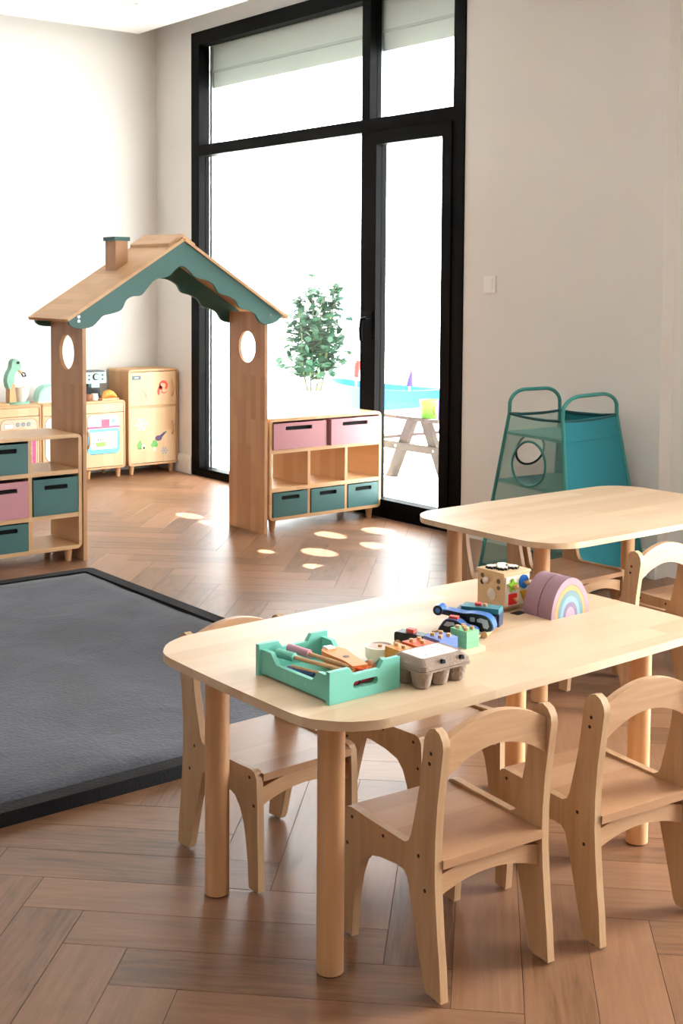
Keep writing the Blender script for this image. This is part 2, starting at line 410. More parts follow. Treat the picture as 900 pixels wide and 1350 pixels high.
# main glazed wall: fixed pane, door, fanlights
win = struct(thing('window_1', 'tall black framed window with a glazed door', 'window')); del win['category']
def wb(name, y0, y1, z0, z1, mat=BLACK, x0=XW - .008, x1=XW + .075, parent=win, bev=.004): return box(name, x0, x1, y0, y1, z0, z1, mat, parent, bev)
wb('jamb', WY0 + .001, 4.80, 0, WZ - .001); wb('jamb', 7.262, WY1 - .001, 0, WZ - .001)
wb('head_rail', 4.80, 7.262, 2.895, WZ - .001)
wb('mullion', 5.475, 5.545, .0, 2.895)
wb('transom', 4.80, 5.475, 2.16, 2.232); wb('transom', 5.545, 7.262, 2.16, 2.232)
wb('bottom_rail', 5.545, 7.262, 0, .055)
dr = struct(thing('door_1', 'black framed glazed door in the window wall', 'door')); del dr['category']
def db(name, y0, y1, z0, z1): return wb(name, y0, y1, z0, z1, BLACK, XW - .016, XW + .06, dr)
db('stile', 4.802, 4.872, .004, 2.158); db('stile', 5.405, 5.473, .004, 2.158); db('top_rail', 4.872, 5.405, 2.085, 2.158); db('bottom_rail', 4.872, 5.405, .004, .105)
box('pane', XW + .02, XW + .028, 4.872, 5.405, .105, 2.085, GLASS, dr)
for y0, y1, z0, z1 in ((4.80, 5.475, 2.232, 2.895), (5.545, 7.262, 2.232, 2.895), (5.545, 7.262, .055, 2.16)):
    box('pane', XW + .04, XW + .048, y0, y1, z0, z1, GLASS, win)
hb = B(); bx(hb, XW - .03, XW - .016, 5.425, 5.455, 1.0, 1.16)
hd = fin('handle_plate', bevel(hb, .004), BLACK, dr)
fin('handle', tube(B(), [(XW - .016, 5.44, 1.115), (XW - .06, 5.44, 1.118), (XW - .068, 5.46, 1.112), (XW - .068, 5.468, 1.06), (XW - .066, 5.468, .99)], .011, 10), BLACK, dr)
# shutter boxes and guide rails outside
SHU = plain('shutter_grey', '#d3dcd6', .6, var=.01)
wb('shutter_box', 4.78, 7.3, 2.73, 3.2, SHU, 4.672, 4.74); wb('shutter_curtain', 4.78, 7.3, 2.622, 2.728, SHU, 4.678, 4.70); wb('shutter_strip', 4.78, 7.3, 2.724, 2.74, plain('shutter_line', '#b9c4be', .6), 4.666, 4.69, bev=.002)
RAILM = plain('guide_rail', '#9aa3a6', .35, .7)
wb('guide_rail', 7.262, 7.285, 0, 2.9, RAILM, 4.66, 4.70, bev=.002); wb('guide_rail', 5.50, 5.52, 0, 2.9, RAILM, 4.66, 4.70, bev=.002)
# second opening, outside the frame: black frame with clear panes
w2 = struct(thing('window_2', 'glazed opening further along the right wall', 'window')); del w2['category']
for y0, y1, z0, z1 in ((-.35, -.27, 0, 2.3), (1.37, 1.45, 0, 2.3), (-.27, 1.37, 2.22, 2.3), (-.27, 1.37, 0, .06)):
    wb('frame', y0, y1, z0, z1, BLACK, XR + .04, XR + .10, w2, bev=0)
box('pane', XR + .065, XR + .073, -.27, 1.37, .06, 2.22, GLASS, w2)

# wall fittings
t = thing('light_switch', 'white light switch plate on the wall right of the window', 'switch', (XW, 4.52, 1.312))
box('plate', -.008, 0, -.042, .042, -.042, .042, WHITE, t, .003); box('rocker', -.012, -.008, -.022, .022, -.026, .026, WHITE, t, .002)
t = thing('downlight', 'small recessed downlight in the white ceiling', 'light', (3.824, 6.84, 3.0))
fin('ring', lathe(B(), [(.034, 0), (.05, 0), (.05, -.006), (.036, -.008), (.034, 0)], n=28), WHITE, t)
fin('lens', lathe(B(), [(0, -.002), (.034, -.002), (.034, -.0005), (0, -.0005)], n=24), plain('lamp_lens', '#b5b5b5', .3), t)

# ---------------------------------------------------------------- rug
t = thing('play_mat', 'thick dark grey plush play mat with a black padded border', 'rug', (1.45, 3.92, 0))
hx, hy = 1.15, 1.125
def cushion(bm, hx, hy, z0, z1, r, n=40):
    """padded slab, gently uneven on top"""
    g = {}
    nx = ny = n
    for i in range(nx + 1):
        for j in range(ny + 1):
            u, v = -1 + 2 * i / nx, -1 + 2 * j / ny
            e = min(1 - abs(u), (1 - abs(v)) ) * hx / r
            z = z1 - (z1 - z0) * .75 * max(0, 1 - min(1, e)) ** 2 + .005 * noise.noise((u * 3.1, v * 3.1, .3)) + .003 * noise.noise((u * 9.0, v * 9.0, 2.3))
            g[i, j] = bm.verts.new((u * hx, v * hy, z))
    for i in range(nx):
        for j in range(ny): bm.faces.new((g[i, j], g[i + 1, j], g[i + 1, j + 1], g[i, j + 1]))
    return bm
fin('plush_top', cushion(B(), hx - .03, hy - .03, .012, .034, .06), RUG, t)
bd = B(); prism(bd, rrect(-hx, hx, -hy, hy, .03, 4), 'z', 0, .036, [rrect(-hx + .055, hx - .055, -hy + .055, hy - .055, .02, 4)]); bevel(bd, .013, 3, 60)
fin('padded_border', bd, RUGE, t)

# ---------------------------------------------------------------- tables
TZ = .527
def outline(hx, hy, r, bow, n=8):
    out = []
    base = rrect(-hx, hx, -hy, hy, r, n)
    # densify the straight runs so the sides can bow gently
    for i, a in enumerate(base):
        b = base[(i + 1) % len(base)]; L_ = sqrt((a[0] - b[0]) ** 2 + (a[1] - b[1]) ** 2); k = max(1, int(L_ / .06))
        for s in range(k): out.append((a[0] + (b[0] - a[0]) * s / k, a[1] + (b[1] - a[1]) * s / k))
    res = []
    for x, y in out:
        u, v = x / hx, y / hy
        res.append((x + bow * (1 if u > .98 else -1 if u < -.98 else 0) * (1 - v * v), y + bow * (1 if v > .98 else -1 if v < -.98 else 0) * (1 - u * u)))
    return res
def make_table(label):
    t = thing('kids_table', label, 'table', group='low wooden play tables')
    bm = prism(B(), outline(.558, .336, .125, .008), 'z', TZ - .018, TZ); bevel(bm, .006, 3, 60)
    fin('tabletop', bm, TOPW, t)
    for sx in (-1, 1):
        for sy in (-1, 1):
            x, y = sx * .457, sy * .196
            lg = cy('leg', (x, y, .003), (x, y, TZ - .028), .0262, LEGW, t, n=28, bev=.002)
            cy('foot_pad', (x, y, 0), (x, y, .003), .0235, DARK, lg, n=20)
            fl_ = cy('flange', (x, y, TZ - .028), (x, y, TZ - .018), .058, LEGW, lg, n=28, bev=.002)
    return t
tab1 = make_table('pale wooden kids table with rounded corners, covered with toys'); tab1.location = (1.888, 2.013, 0)
tab2 = copy_tree(tab1); tab2['label'] = 'bare pale wooden kids table in front of the teal fabric tower'; tab2.location = (3.372, 2.842, 0)

# ---------------------------------------------------------------- chairs
SIDE = [(-.005, .005), (-.002, .035), (0, .064), (.008, .127), (.014, .19), (.017, .235), (.017, .30), (.012, .367), (.004, .422), (-.003, .472), (-.001, .487), (.008, .5), (.022, .506), (.036, .502), (.047, .491), (.053, .475),
        (.066, .383), (.076, .340), (.085, .305), (.090, .285), (.097, .272), (.110, .265), (.226, .266), (.288, .268), (.302, .264), (.310, .252), (.313, .2), (.314, .139), (.316, .06), (.317, .005), (.282, .005),
        (.278, .06), (.272, .1), (.263, .14), (.249, .172), (.229, .193), (.187, .205), (.134, .212), (.112, .211), (.1, .2), (.092, .175), (.078, .127), (.062, .07), (.048, .018), (.040, .006)]
HW, PT = .1385, .017
def make_chair():
    t = thing('toddler_chair', '', 'chair', group='small wooden toddler chairs')
    for s in (-1, 1):
        xo, xi = s * HW, s * (HW - PT)
        bm = prism(B(), SIDE, 'x', min(xo, xi), max(xo, xi)); bevel(bm, .0035, 2, 60)
        pn = fin('side_panel', bm, CHZ, t)
        for (y, z) in ((.032, .457), (.036, .437), (.066, .254), (.046, .196), (.178, .250), (.284, .249), (.3, .191)):
            cy('screw', (xo - s * .002, y, z), (xo + s * .0006, y, z), .0037, SCREW, pn, n=10)
        for y in (.02, .3):
            cy('glide', (xo - s * PT / 2, y, 0), (xo - s * PT / 2, y, .006), .0062, STEEL, pn, n=12)
    w = HW - PT - .0005
    st = bx(B(), -w, w, .014, .312, .244, .2605); bevel(st, .003, 2); fin('seat', st, CHS, t)
    def arc(z_te, z_tm, z_be, z_bm, n=14):
        a = [(-w + 2 * w * i / n) for i in range(n + 1)]
        top = [(x, z_tm - (z_tm - z_te) * (x / w) ** 2) for x in a]; bot = [(x, z_bm - (z_bm - z_be) * (x / w) ** 2) for x in a]
        return top + bot[::-1]
    pr('backrest', arc(.483, .517, .414, .456), 'y', .010, .027, CHX, t, .003)
    pr('rear_apron', arc(.226, .243, .186, .211), 'y', .028, .044, CHX, t, .003)
    pr('front_apron', arc(.226, .243, .186, .211), 'y', .286, .302, CHX, t, .003)
    return t
ch0 = make_chair()
CH = [((1.653, 1.592), -5, 'wooden toddler chair tucked in beside the round table leg, nearest the mint green tray'),
      ((2.033, 1.54), -6, 'wooden toddler chair on the same side of the toy table, under its bare end'),
      ((1.628, 2.462), 180.5, 'wooden toddler chair across the toy table, with its back to the grey play mat'),
      ((2.043, 2.405), 181, 'wooden toddler chair across the toy table, its back hidden behind blocks and egg carton'),
      ((3.178, 2.362), -1, 'wooden toddler chair with sunlit arched back between the two tables'),
      ((3.56, 2.375), -1, 'wooden toddler chair at the bare table, seat seen through the sunlit chair back'),
      ((3.535, 3.232), 180, 'wooden toddler chair under the bare table, backed against the teal tower'),
      ((3.247, 3.245), 180, 'wooden toddler chair half hidden behind the bare table leg and activity cube')]
for i, (xy, rz, lb) in enumerate(CH):
    c = ch0 if i == 0 else copy_tree(ch0)
    c.location = (*xy, 0); c.rotation_euler = (0, 0, radians(rz)); c['label'] = lb

# ---------------------------------------------------------------- playhouse arch
ph = thing('playhouse_arch', 'wooden playhouse doorway with teal scalloped gable boards and a chimney', 'playhouse', (3.237, 5.5, 0))
XA, XB = 2.709 - 3.237, 3.745 - 3.237
circ = ell(-.002, .975, .079, .083, 32)
for x0 in (XA, XB):
    pr('post', [(-.167, 0), (.165, 0), (.165, 1.16), (-.167, 1.16)], 'x', x0, x0 + .02, PLY, ph, .0025, [circ])
RX, RZ = .008, 1.513          # ridge (local x, z) and slope of the roof
SL = .62
n_ = sqrt(1 + SL * SL)
gl = [(2.637, 1.112), (2.66, 1.098), (2.706, 1.093), (2.753, 1.103), (2.785, 1.131), (2.809, 1.152), (2.856, 1.162), (2.905, 1.18), (2.929, 1.223), (2.962, 1.242), (3.011, 1.248), (3.044, 1.281), (3.086, 1.322), (3.137, 1.333), (3.171, 1.345), (3.205, 1.378), (3.231, 1.39),
      (3.255, 1.386), (3.283, 1.364), (3.317, 1.335), (3.379, 1.323), (3.424, 1.298), (3.451, 1.26), (3.505, 1.245), (3.551, 1.222), (3.579, 1.184), (3.634, 1.171), (3.672, 1.152), (3.70, 1.113), (3.748, 1.097), (3.806, 1.111), (3.838, 1.138)]
def smooth(pts):
    out = []
    for i in range(len(pts) - 1):
        p0, p1, p2, p3 = pts[max(i - 1, 0)], pts[i], pts[i + 1], pts[min(i + 2, len(pts) - 1)]
        for s in range(3):
            u = s / 3
            out.append(tuple(.5 * (2 * p1[k] + (p2[k] - p0[k]) * u + (2 * p0[k] - 5 * p1[k] + 4 * p2[k] - p3[k]) * u * u + (3 * p1[k] - p0[k] - 3 * p2[k] + p3[k]) * u ** 3) for k in (0, 1)))
    return out + [pts[-1]]
low = [(x - 3.237, z) for x, z in smooth(gl)]
gable = low + [(.612, RZ - SL * (.612 - RX) - .002), (RX, RZ - .002), (-.606, RZ - SL * (.606 + RX) - .002)]
for nm, y0, y1 in (('gable_board', -.187, -.169), ('gable_board', .167, .185)):
    g = pr(nm, gable, 'y', y0, y1, TEALP, ph, .002)
    for x, z in ((-.555, 1.128), (-.555, 1.148), (.53, 1.128), (.53, 1.148)):
        yb = y0 if y0 < 0 else y1; sg = -1 if y0 < 0 else 1
        cy('bolt', (x, yb - sg * .001, z), (x, yb + sg * .002, z), .006, STEEL, g, n=12)
# roof slabs; the eaves end in small rounded teeth
RT = .014
for sx in (-1, 1):
    Ls = .628 * n_
    y0, y1, nt = -.2, .215, 16
    pts = [(0, y0), (0, y1)]
    for k in range(nt * 4 + 1):
        u = k / (nt * 4); pts.append((Ls - .009 * (1 - abs(sin(pi * u * nt))), y1 + (y0 - y1) * u))
    bm = prism(B(), pts, 'z', 0, RT)
    ang = atan(SL)
    Rm = Matrix.Translation((RX, 0, RZ)) @ (Matrix.Rotation(ang, 4, 'Y') if sx > 0 else (Matrix.Rotation(-ang, 4, 'Y') @ Matrix.Scale(-1, 4, (1, 0, 0))))
    bmesh.ops.transform(bm, matrix=Rm, verts=bm.verts)
    fin('roof_panel', bm, ROOFW, ph)
cap = [(RX - .075, RZ - .075 * SL + .018), (RX, RZ + .018), (RX + .075, RZ - .075 * SL + .018), (RX + .075, RZ - .075 * SL + .034), (RX, RZ + .036), (RX - .075, RZ - .075 * SL + .034)]
pr('ridge_cap', cap, 'y', -.175, .205, ROOFW, ph, .002)
cx0, cx1, cy0, cy1 = 2.98 - 3.237, 3.047 - 3.237, .008, .113
cb_ = B(); zz = lambda x: RZ + SL * (x - RX) + RT * .8
vs = [cb_.verts.new(v) for v in ((cx0, cy0, zz(cx0)), (cx1, cy0, zz(cx1)), (cx1, cy1, zz(cx1)), (cx0, cy1, zz(cx0)), (cx0, cy0, 1.512), (cx1, cy0, 1.512), (cx1, cy1, 1.512), (cx0, cy1, 1.512))]
for f in ((3, 2, 1, 0), (4, 5, 6, 7), (0, 1, 5, 4), (1, 2, 6, 5), (2, 3, 7, 6), (3, 0, 4, 7)): cb_.faces.new([vs[i] for i in f])
chm = fin('chimney', bevel(cb_, .002), PLY, ph)
box('chimney_cap', cx0 - .008, cx1 + .008, cy0 - .008, cy1 + .008, 1.512, 1.531, TEALP, chm, .003)

# ---------------------------------------------------------------- open shelves with bins
SD = .30
def shelf(label, x0, x1, yf, divs, right_shelf, SD=.30):
    t = thing('storage_shelf', label, 'shelf', (x0, yf, 0)); w = x1 - x0; th = .018
    outer = rrect(0, w, .06, .602, .028, 6)
    rows = [(.078, .212), (.234, .415), (.437, .584)]
    # frame: rounded outer rim
    pr('frame', outer, 'y', 0, SD, SHW, t, .0025, [rrect(th, w - th, .079, .584, .002, 2)])
    for z0, z1 in ((.212, .233), (.416, .436)): box('shelf_board', th, w - th, .002, SD - .002, z0, z1, SHW, t, .002)
    for d in divs:
        for i, (z0, z1) in enumerate(rows):
            if right_shelf and i == 2: continue
            box('divider', d - .009, d + .009, .002, SD - .002, (.079, .233, .436)[i], (.212, .416, .584)[i], SHZ, t, .002)
    if right_shelf: box('divider', w / 2 - .008, w / 2 + .008, .03, SD - .002, .436, .584, SHZ, t, .002)
    for x in (.045, w - .055):
        for y in (.04, SD - .04): cy('leg', (x, y, 0), (x, y, .062), .014, LEGW, t, r1=.021, n=18)
    return t
def bin_(label, mat, x0, x1, z0, h, yf, d=.26, dark=HOLE):
    t = thing('storage_bin', label, 'bin', (x0, yf, z0), group='painted wooden storage bins'); w = x1 - x0
    sl = rrect(w * .5 - min(.058, w * .3), w * .5 + min(.058, w * .3), h * .70, h * .70 + .021, .006, 3)
    if w > .3: sl = rrect(w * .22, w * .72, h * .72, h * .72 + .021, .006, 3)
    pr('front_panel', [(0, 0), (w, 0), (w, h), (0, h)], 'y', 0, .01, mat, t, .002, [sl])
    bm = B(); bx(bm, 0, w, .01, d, 0, .008); bx(bm, 0, .008, .01, d, .008, h); bx(bm, w - .008, w, .01, d, .008, h); bx(bm, .008, w - .008, d - .008, d, .008, h)
    fin('box_body', bm, mat, t, smooth=False)
    box('slot_shade', .009, w - .009, .0125, .016, .009, h - .004, dark, t)  # black sheet behind the slot stands in for shade inside the bin
    return t
LX0, LX1, LY = 1.962, 2.706, 5.338
shelf('open wooden cube shelf by the left playhouse post, behind the play mat', LX0, LX1, LY, (.238, .485), False)
RX0, RX1, RY = 3.787, 4.553, 5.345
shelf('open wooden cube shelf with pink and teal bins in front of the glazed door', RX0, RX1, RY, (.26, .515), True, .33)
c0, c1, c2_ = LX0 + .247 + .004, LX0 + .476 - .003, LX0 + .494 + .004
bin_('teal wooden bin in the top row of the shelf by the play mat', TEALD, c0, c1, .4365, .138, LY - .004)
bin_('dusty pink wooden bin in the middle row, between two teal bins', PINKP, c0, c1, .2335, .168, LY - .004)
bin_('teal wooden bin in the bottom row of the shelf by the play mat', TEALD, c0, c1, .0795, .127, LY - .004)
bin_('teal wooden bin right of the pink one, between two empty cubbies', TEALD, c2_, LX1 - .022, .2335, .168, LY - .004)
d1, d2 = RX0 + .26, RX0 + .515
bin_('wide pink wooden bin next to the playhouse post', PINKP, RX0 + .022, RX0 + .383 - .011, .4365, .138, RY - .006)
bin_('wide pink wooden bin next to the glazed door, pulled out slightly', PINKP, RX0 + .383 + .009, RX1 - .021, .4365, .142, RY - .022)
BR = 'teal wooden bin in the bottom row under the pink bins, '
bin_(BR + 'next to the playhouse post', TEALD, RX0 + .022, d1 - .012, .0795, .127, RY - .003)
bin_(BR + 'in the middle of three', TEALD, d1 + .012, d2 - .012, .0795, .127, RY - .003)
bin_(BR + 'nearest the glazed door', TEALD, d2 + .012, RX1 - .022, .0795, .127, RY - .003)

# ---------------------------------------------------------------- play kitchen along the far wall
KY, KB = 7.53, YF - .02
INK = plain('print_black', '#1c1c20', .5); WPR = plain('print_white', '#fbfbfb', .4); BLU = plain('print_blue', '#6cc3e8', .4)
HOTP = plain('print_pink', '#e0577f', .4); SAL = plain('print_salmon', '#eec0a8', .45); GRN = plain('print_green', '#8fce5a', .4); GREY = plain('print_grey', '#8ea3ad', .4)
def flat(name, pts, y, mat, parent, d=.0012, **k): return pr(name, pts, 'y', y - d, y, mat, parent, **k)
def cabinet(label, cat, x0, x1, z1, rad=.022, sink=None):
    t = thing('play_kitchen_unit' if cat != 'fridge' else 'toy_fridge', label, cat, (x0, KY, 0)); w = x1 - x0; dp = KB - KY
    pr('carcass', rrect(0, w, .062, z1, rad, 6), 'y', 0, dp, KITS, t, .003, [rrect(.012, w - .012, .076, z1 - .016, rad * .6, 4)])
    for x in (.04, w - .04):
        for y in (.035, dp - .04): cy('leg', (x, y, 0), (x, y, .064), .013, LEGW, t, r1=.02, n=16)
    return t, w
def handle(t, x, z0, z1, y, mat=TOYW):
    n = 10; bm = B(); pts = []
    for i in range(n + 1):
        u = i / n; pts.append((x, y - .004 - .02 * sin(pi * u), z0 + (z1 - z0) * u))
    return fin('handle', tube(bm, pts, .006, 8), mat, t)
fr_, w = cabinet('tall wooden toy fridge with food and snowflake stickers', 'fridge', 4.165, 4.553, .722)
dr_u = box('door', .014, w - .014, .004, .022, .474, .702, KITX, fr_, .003); dr_l = box('door', .014, w - .014, .004, .022, .08, .456, KITX, fr_, .003)
box('rail', .012, w - .012, .003, .03, .457, .473, KITS, fr_)
box('back', .012, w - .012, .25, .262, .076, .706, KITS, fr_)
handle(dr_u, w - .045, .53, .645, .004); handle(dr_l, w - .045, .265, .36, .004)
dd = flat('display', rrect(.03, .098, .652, .679, .003), .004, plain('display_dark', '#2b3440', .3), dr_u); flat('readout', rrect(.048, .08, .66, .671, .002), .0026, GREY, dd)
def star(cx, cz, r, k, parent, mat, wd):
    bm = B()
    for i in range(k):
        a = pi * i / k
        for (o_, l_) in ((0, r),):
            dx, dz = cos(a), sin(a); nx, nz = -dz * wd, dx * wd
            prism(bm, [(cx - dx * r + nx, cz - dz * r + nz), (cx - dx * r - nx, cz - dz * r - nz), (cx + dx * r - nx, cz + dz * r - nz), (cx + dx * r + nx, cz + dz * r + nz)], 'y', .0028 - .0001 * i, .004)
        for s in (-1, 1):
            for f in (.55, .8):
                bxc, bzc = cx + s * cos(a) * r * f, cz + s * sin(a) * r * f
                for b_ in (radians(50), -radians(50)):
                    ex, ez = bxc + s * cos(a + b_) * r * .3, bzc + s * sin(a + b_) * r * .3
                    nx, nz = -(ez - bzc), ex - bxc; ln = sqrt(nx * nx + nz * nz); nx, nz = nx / ln * wd * .8, nz / ln * wd * .8
                    prism(bm, [(bxc + nx, bzc + nz), (bxc - nx, bzc - nz), (ex - nx, ez - nz), (ex + nx, ez + nz)], 'y', .0027, .004)
    fin('snowflake_sticker', bm, mat, parent, smooth=False)
SNOW = plain('snow_blue', '#aebfe0', .4)
star(.103, .345, .046, 3, dr_l, SNOW, .0035); star(.281, .153, .027, 3, dr_l, plain('snow_grey', '#a9b0bd', .4), .0026)
RED = plain('lobster_red', '#d2412f', .4); SHR = plain('shrimp_pink', '#ea8a76', .4)
def arcband(cx, cz, r, a0, a1, w0, w1, n=14):
    o_, i_ = [], []
    for k in range(n + 1):
        u = k / n; a = radians(a0 + (a1 - a0) * u); ww = w0 + (w1 - w0) * u
        o_.append((cx + (r + ww) * cos(a), cz + (r + ww) * sin(a))); i_.append((cx + (r - ww) * cos(a), cz + (r - ww) * sin(a)))
    return o_ + i_[::-1]
flat('shrimp_sticker', arcband(.1, .535, .038, 75, -10, .003, .008), .004, SHR, dr_u)
lb = flat('lobster_sticker', arcband(.275, .605, .026, -60, 250, .008, .011), .004, RED, dr_u)
flat('tail', arcband(.285, .56, .05, 120, 200, .013, .006), .004, RED, lb); flat('claw', ell(.262, .612, .009, .012, 14), .0029, plain('claw_pale', '#f0b0a0', .4), lb)
flat('feeler', arcband(.28, .575, .022, 200, 330, .004, .002), .004, RED, lb)
PURP = plain('eggplant', '#4a2b63', .35); GR2 = plain('leaf_green', '#4f9a3c', .4); GR3 = plain('broccoli_green', '#5fb04e', .4); CRE = plain('avocado_cream', '#f0efc8', .4)
eg = flat('eggplant_sticker', ell(.235, .243, .027, .019, 18), .004, PURP, dr_l); flat('neck', [(.24, .258), (.262, .248), (.288, .272), (.282, .284)], .0038, PURP, eg); flat('stem', [(.282, .284), (.29, .27), (.3, .284), (.296, .29)], .003, GR2, eg)
av = flat('avocado_sticker', ell(.088, .198, .02, .024, 18), .004, GR2, dr_l); flat('tip', [(.072, .21), (.092, .24), (.104, .21)], .0038, GR2, av)
a2 = flat('half', ell(.118, .19, .017, .022, 18), .003, CRE, av); flat('stone', ell(.119, .183, .008, .009, 12), .0018, INK, av)
br_ = flat('broccoli_sticker', ell(.203, .198, .028, .02, 18), .004, GR3, dr_l); flat('floret', ell(.203, .216, .018, .016, 14), .0037, GR3, br_); flat('stalk', [(.195, .185), (.211, .185), (.214, .158), (.192, .158)], .0032, CRE, br_)

def front(t, w, z1, zc):
    box('apron', .013, w - .013, .004, .02, zc + .004, z1 - .017, KITX, t, .002)
    d = box('door', .013, w - .013, .004, .02, .08, zc, KITX, t, .003)
    box('back', .012, w - .012, .25, .262, .076, z1 - .017, KITS, t); return d
# oven unit
ov, w = cabinet('wooden play oven unit with a printed blue oven door, next to the toy fridge', 'play oven', 3.838, 4.142, .522)
d = front(ov, w, .522, .440)
def deco(name, pts, lev, mat, par): return flat(name, pts, .004 - .0007 * lev, mat, par, d=.0008)
x0, x1 = .022, .262
deco('outline', rrect(x0, x1, .165, .432, .035, 6), 0, INK, d); pnl = deco('oven_print', rrect(x0 + .003, x1 - .003, .168, .429, .032, 6), 1, WPR, d)
deco('pink_band', [(x0 + .003, .338), (x1 - .003, .338), (x1 - .003, .352), (x0 + .003, .352)], 2, HOTP, pnl); deco('keypad', rrect(.125, .185, .352, .398, .004), 2, HOTP, pnl)
for i in range(4): deco('key_line', [(.128 + i * .018, .355), (.13 + i * .018, .355), (.13 + i * .018, .396), (.128 + i * .018, .396)], 3, plain('key_dark', '#a32f55', .4), pnl)
for i in range(2): deco('key_line', [(.127, .366 + i * .014), (.183, .366 + i * .014), (.183, .368 + i * .014), (.127, .368 + i * .014)], 3, MATS['key_dark'], pnl)
deco('clock_line', rrect(.048, .1, .363, .397, .004), 2, INK, pnl); deco('clock', rrect(.05, .098, .365, .395, .004), 3, WPR, pnl)
deco('knob_line', ell(.213, .385, .013, .013), 2, INK, pnl); deco('knob', ell(.213, .385, .0115, .0115), 3, BLU, pnl); deco('knob_dot', ell(.213, .385, .005, .005, 12), 4, GREY, pnl)
deco('blue_frame', rrect(x0 + .003, x1 - .003, .168, .335, .022, 5), 2, BLU, pnl); deco('glass_line', rrect(.042, .242, .196, .318, .006), 3, INK, pnl); deco('glass_print', rrect(.044, .24, .198, .316, .005), 4, WPR, pnl)
deco('dish', [(.078, .246), (.16, .246), (.15, .216), (.086, .216)], 5, GRN, pnl)
for i in range(3): deco('steam', ell(.1 + i * .018, .262, .003, .007, 10), 5, INK, pnl)
handle(d, .026, .21, .32, .002, TOYW)
# middle unit, mostly behind the post
mu, w = cabinet('wooden play kitchen unit behind the left playhouse post', 'play kitchen', 3.538, 3.832, .522)
d = front(mu, w, .522, .440); deco('outline', rrect(.02, .27, .14, .432, .05, 6), 0, INK, d); deco('print', rrect(.023, .267, .143, .429, .047, 6), 1, WPR, d)
# washer unit
wu, w = cabinet('wooden play kitchen unit with pink panel and three knobs, under the toy mixer', 'play kitchen', 3.235, 3.532, .522)
d = front(wu, w, .522, .448); deco('outline', rrect(.02, .27, .10, .436, .04, 6), 0, INK, d); pnl = deco('panel_print', rrect(.0225, .2675, .1025, .4335, .038, 6), 1, SAL, d)
deco('window_line', rrect(.046, .108, .376, .408, .003), 2, INK, pnl); deco('window', rrect(.048, .106, .378, .406, .003), 3, WPR, pnl)
for x in (.137, .173, .21): deco('knob_line', ell(x, .4, .0135, .0135), 2, INK, pnl); deco('knob', ell(x, .4, .0115, .0115), 3, GREY, pnl)
deco('door_print', rrect(.03, .258, .11, .345, .01, 4), 2, HOTP, pnl); deco('inner_print', rrect(.045, .232, .125, .33, .008, 4), 3, plain('print_lilac', '#d5d7e8', .4), pnl)
for z in (.18, .26): deco('red_line', [(.045, z), (.25, z), (.25, z + .006), (.045, z + .006)], 4, HOTP, pnl)
for i in range(4): deco('squiggle', ell(.222, .145 + .026 * i, .008, .013, 12), 4, INK, pnl); deco('squiggle_core', ell(.222, .145 + .026 * i, .0055, .0105, 12), 5, WPR, pnl)
fin('handle', tube(B(), [(.07 + .12 * i / 10, .0 - .02 * sin(pi * i / 10), .366 + .004 * sin(pi * i / 10)) for i in range(11)], .005, 8), TOYW, d)

# toy appliances on the counter
CZ = .522
SAGE = plain('sage_paint', '#84b7a4', .5, var=.02); AQUA = plain('aqua_paint', '#a9dcd4', .5, var=.02); CREAM = plain('cream_paint', '#f5efe4', .45, var=.01)
mx = thing('toy_stand_mixer', 'green toy stand mixer with a white bowl and wooden column', 'toy mixer', (3.43, 7.66, CZ))
pr('base', rrect(-.075, .075, -.05, .05, .045, 8), 'z', 0, .014, SAGE, mx, .004)
pr('column', [(-.07, .014), (-.02, .014), (-.035, .13), (-.066, .13)], 'y', -.032, .032, TOYW, mx, .004)
pr('head', smooth([(-.072, .10), (-.085, .15), (-.075, .20), (-.055, .235), (-.048, .275), (-.025, .292), (.0, .282), (.012, .255), (.005, .225), (-.02, .21), (-.035, .18), (-.04, .13), (-.05, .10)]), 'y', -.03, .03, SAGE, mx, .008)
cy('hinge', (-.066, -.034, .12), (-.066, .034, .12), .013, SAGE, mx, n=16)
cy('knob', (-.01, -.036, .268), (-.01, -.028, .268), .009, SCREW, mx, n=14)
cy('beater_shaft', (-.012, 0, .235), (.028, 0, .2), .009, TOYW, mx, n=14)
fin('beater', tube(B(), [(.024, 0, .204), (.045, -.012, .198), (.056, 0, .178), (.042, .012, .176), (.024, 0, .204)], .005, 8), INK, mx)
fin('bowl', lathe(B(), [(0, .004), (.026, .004), (.03, 0), (.034, .012), (.05, .04), (.057, .09), (.06, .096), (.054, .094), (.047, .045), (.03, .018), (0, .014)], (.02, 0, .014), 28), CREAM, mx)
to = thing('toy_toaster', 'pale aqua toy toaster with rounded top beside the mixer', 'toy toaster', (3.645, 7.67, CZ))
ar = [(-.085, .008)] + [(-.085 * cos(pi * i / 16), .03 + .09 * sin(pi * i / 16)) for i in range(17)] + [(.085, .008)]
pr('shell', ar, 'y', -.04, .04, AQUA, to, .006); box('foot', -.087, .087, -.042, .042, 0, .009, CREAM, to, .003)
pr('side_arch', arcband(-.0, .03, .082, 90, 180, .006, .006), 'y', -.044, -.036, SAGE, to, .001)
cy('knob', (.045, -.052, .05), (.045, -.04, .05), .011, SAGE, to, n=16)
co = thing('toy_coffee_machine', 'light blue toy coffee machine with dial on the oven unit', 'toy coffee machine', (3.98, 7.70, CZ))
LBL = plain('lightblue_paint', '#a9d3d6', .45, var=.02); CHA = plain('charcoal_paint', '#43474a', .5)
box('base', -.075, .075, -.06, .06, 0, .014, CHA, co, .003); box('back', -.075, .075, .02, .06, .014, .13, CHA, co, .003)
hd_ = box('head', -.078, .078, -.06, .06, .11, .185, LBL, co, .006); box('lid', -.07, .07, -.05, .055, .185, .194, CHA, co, .003)
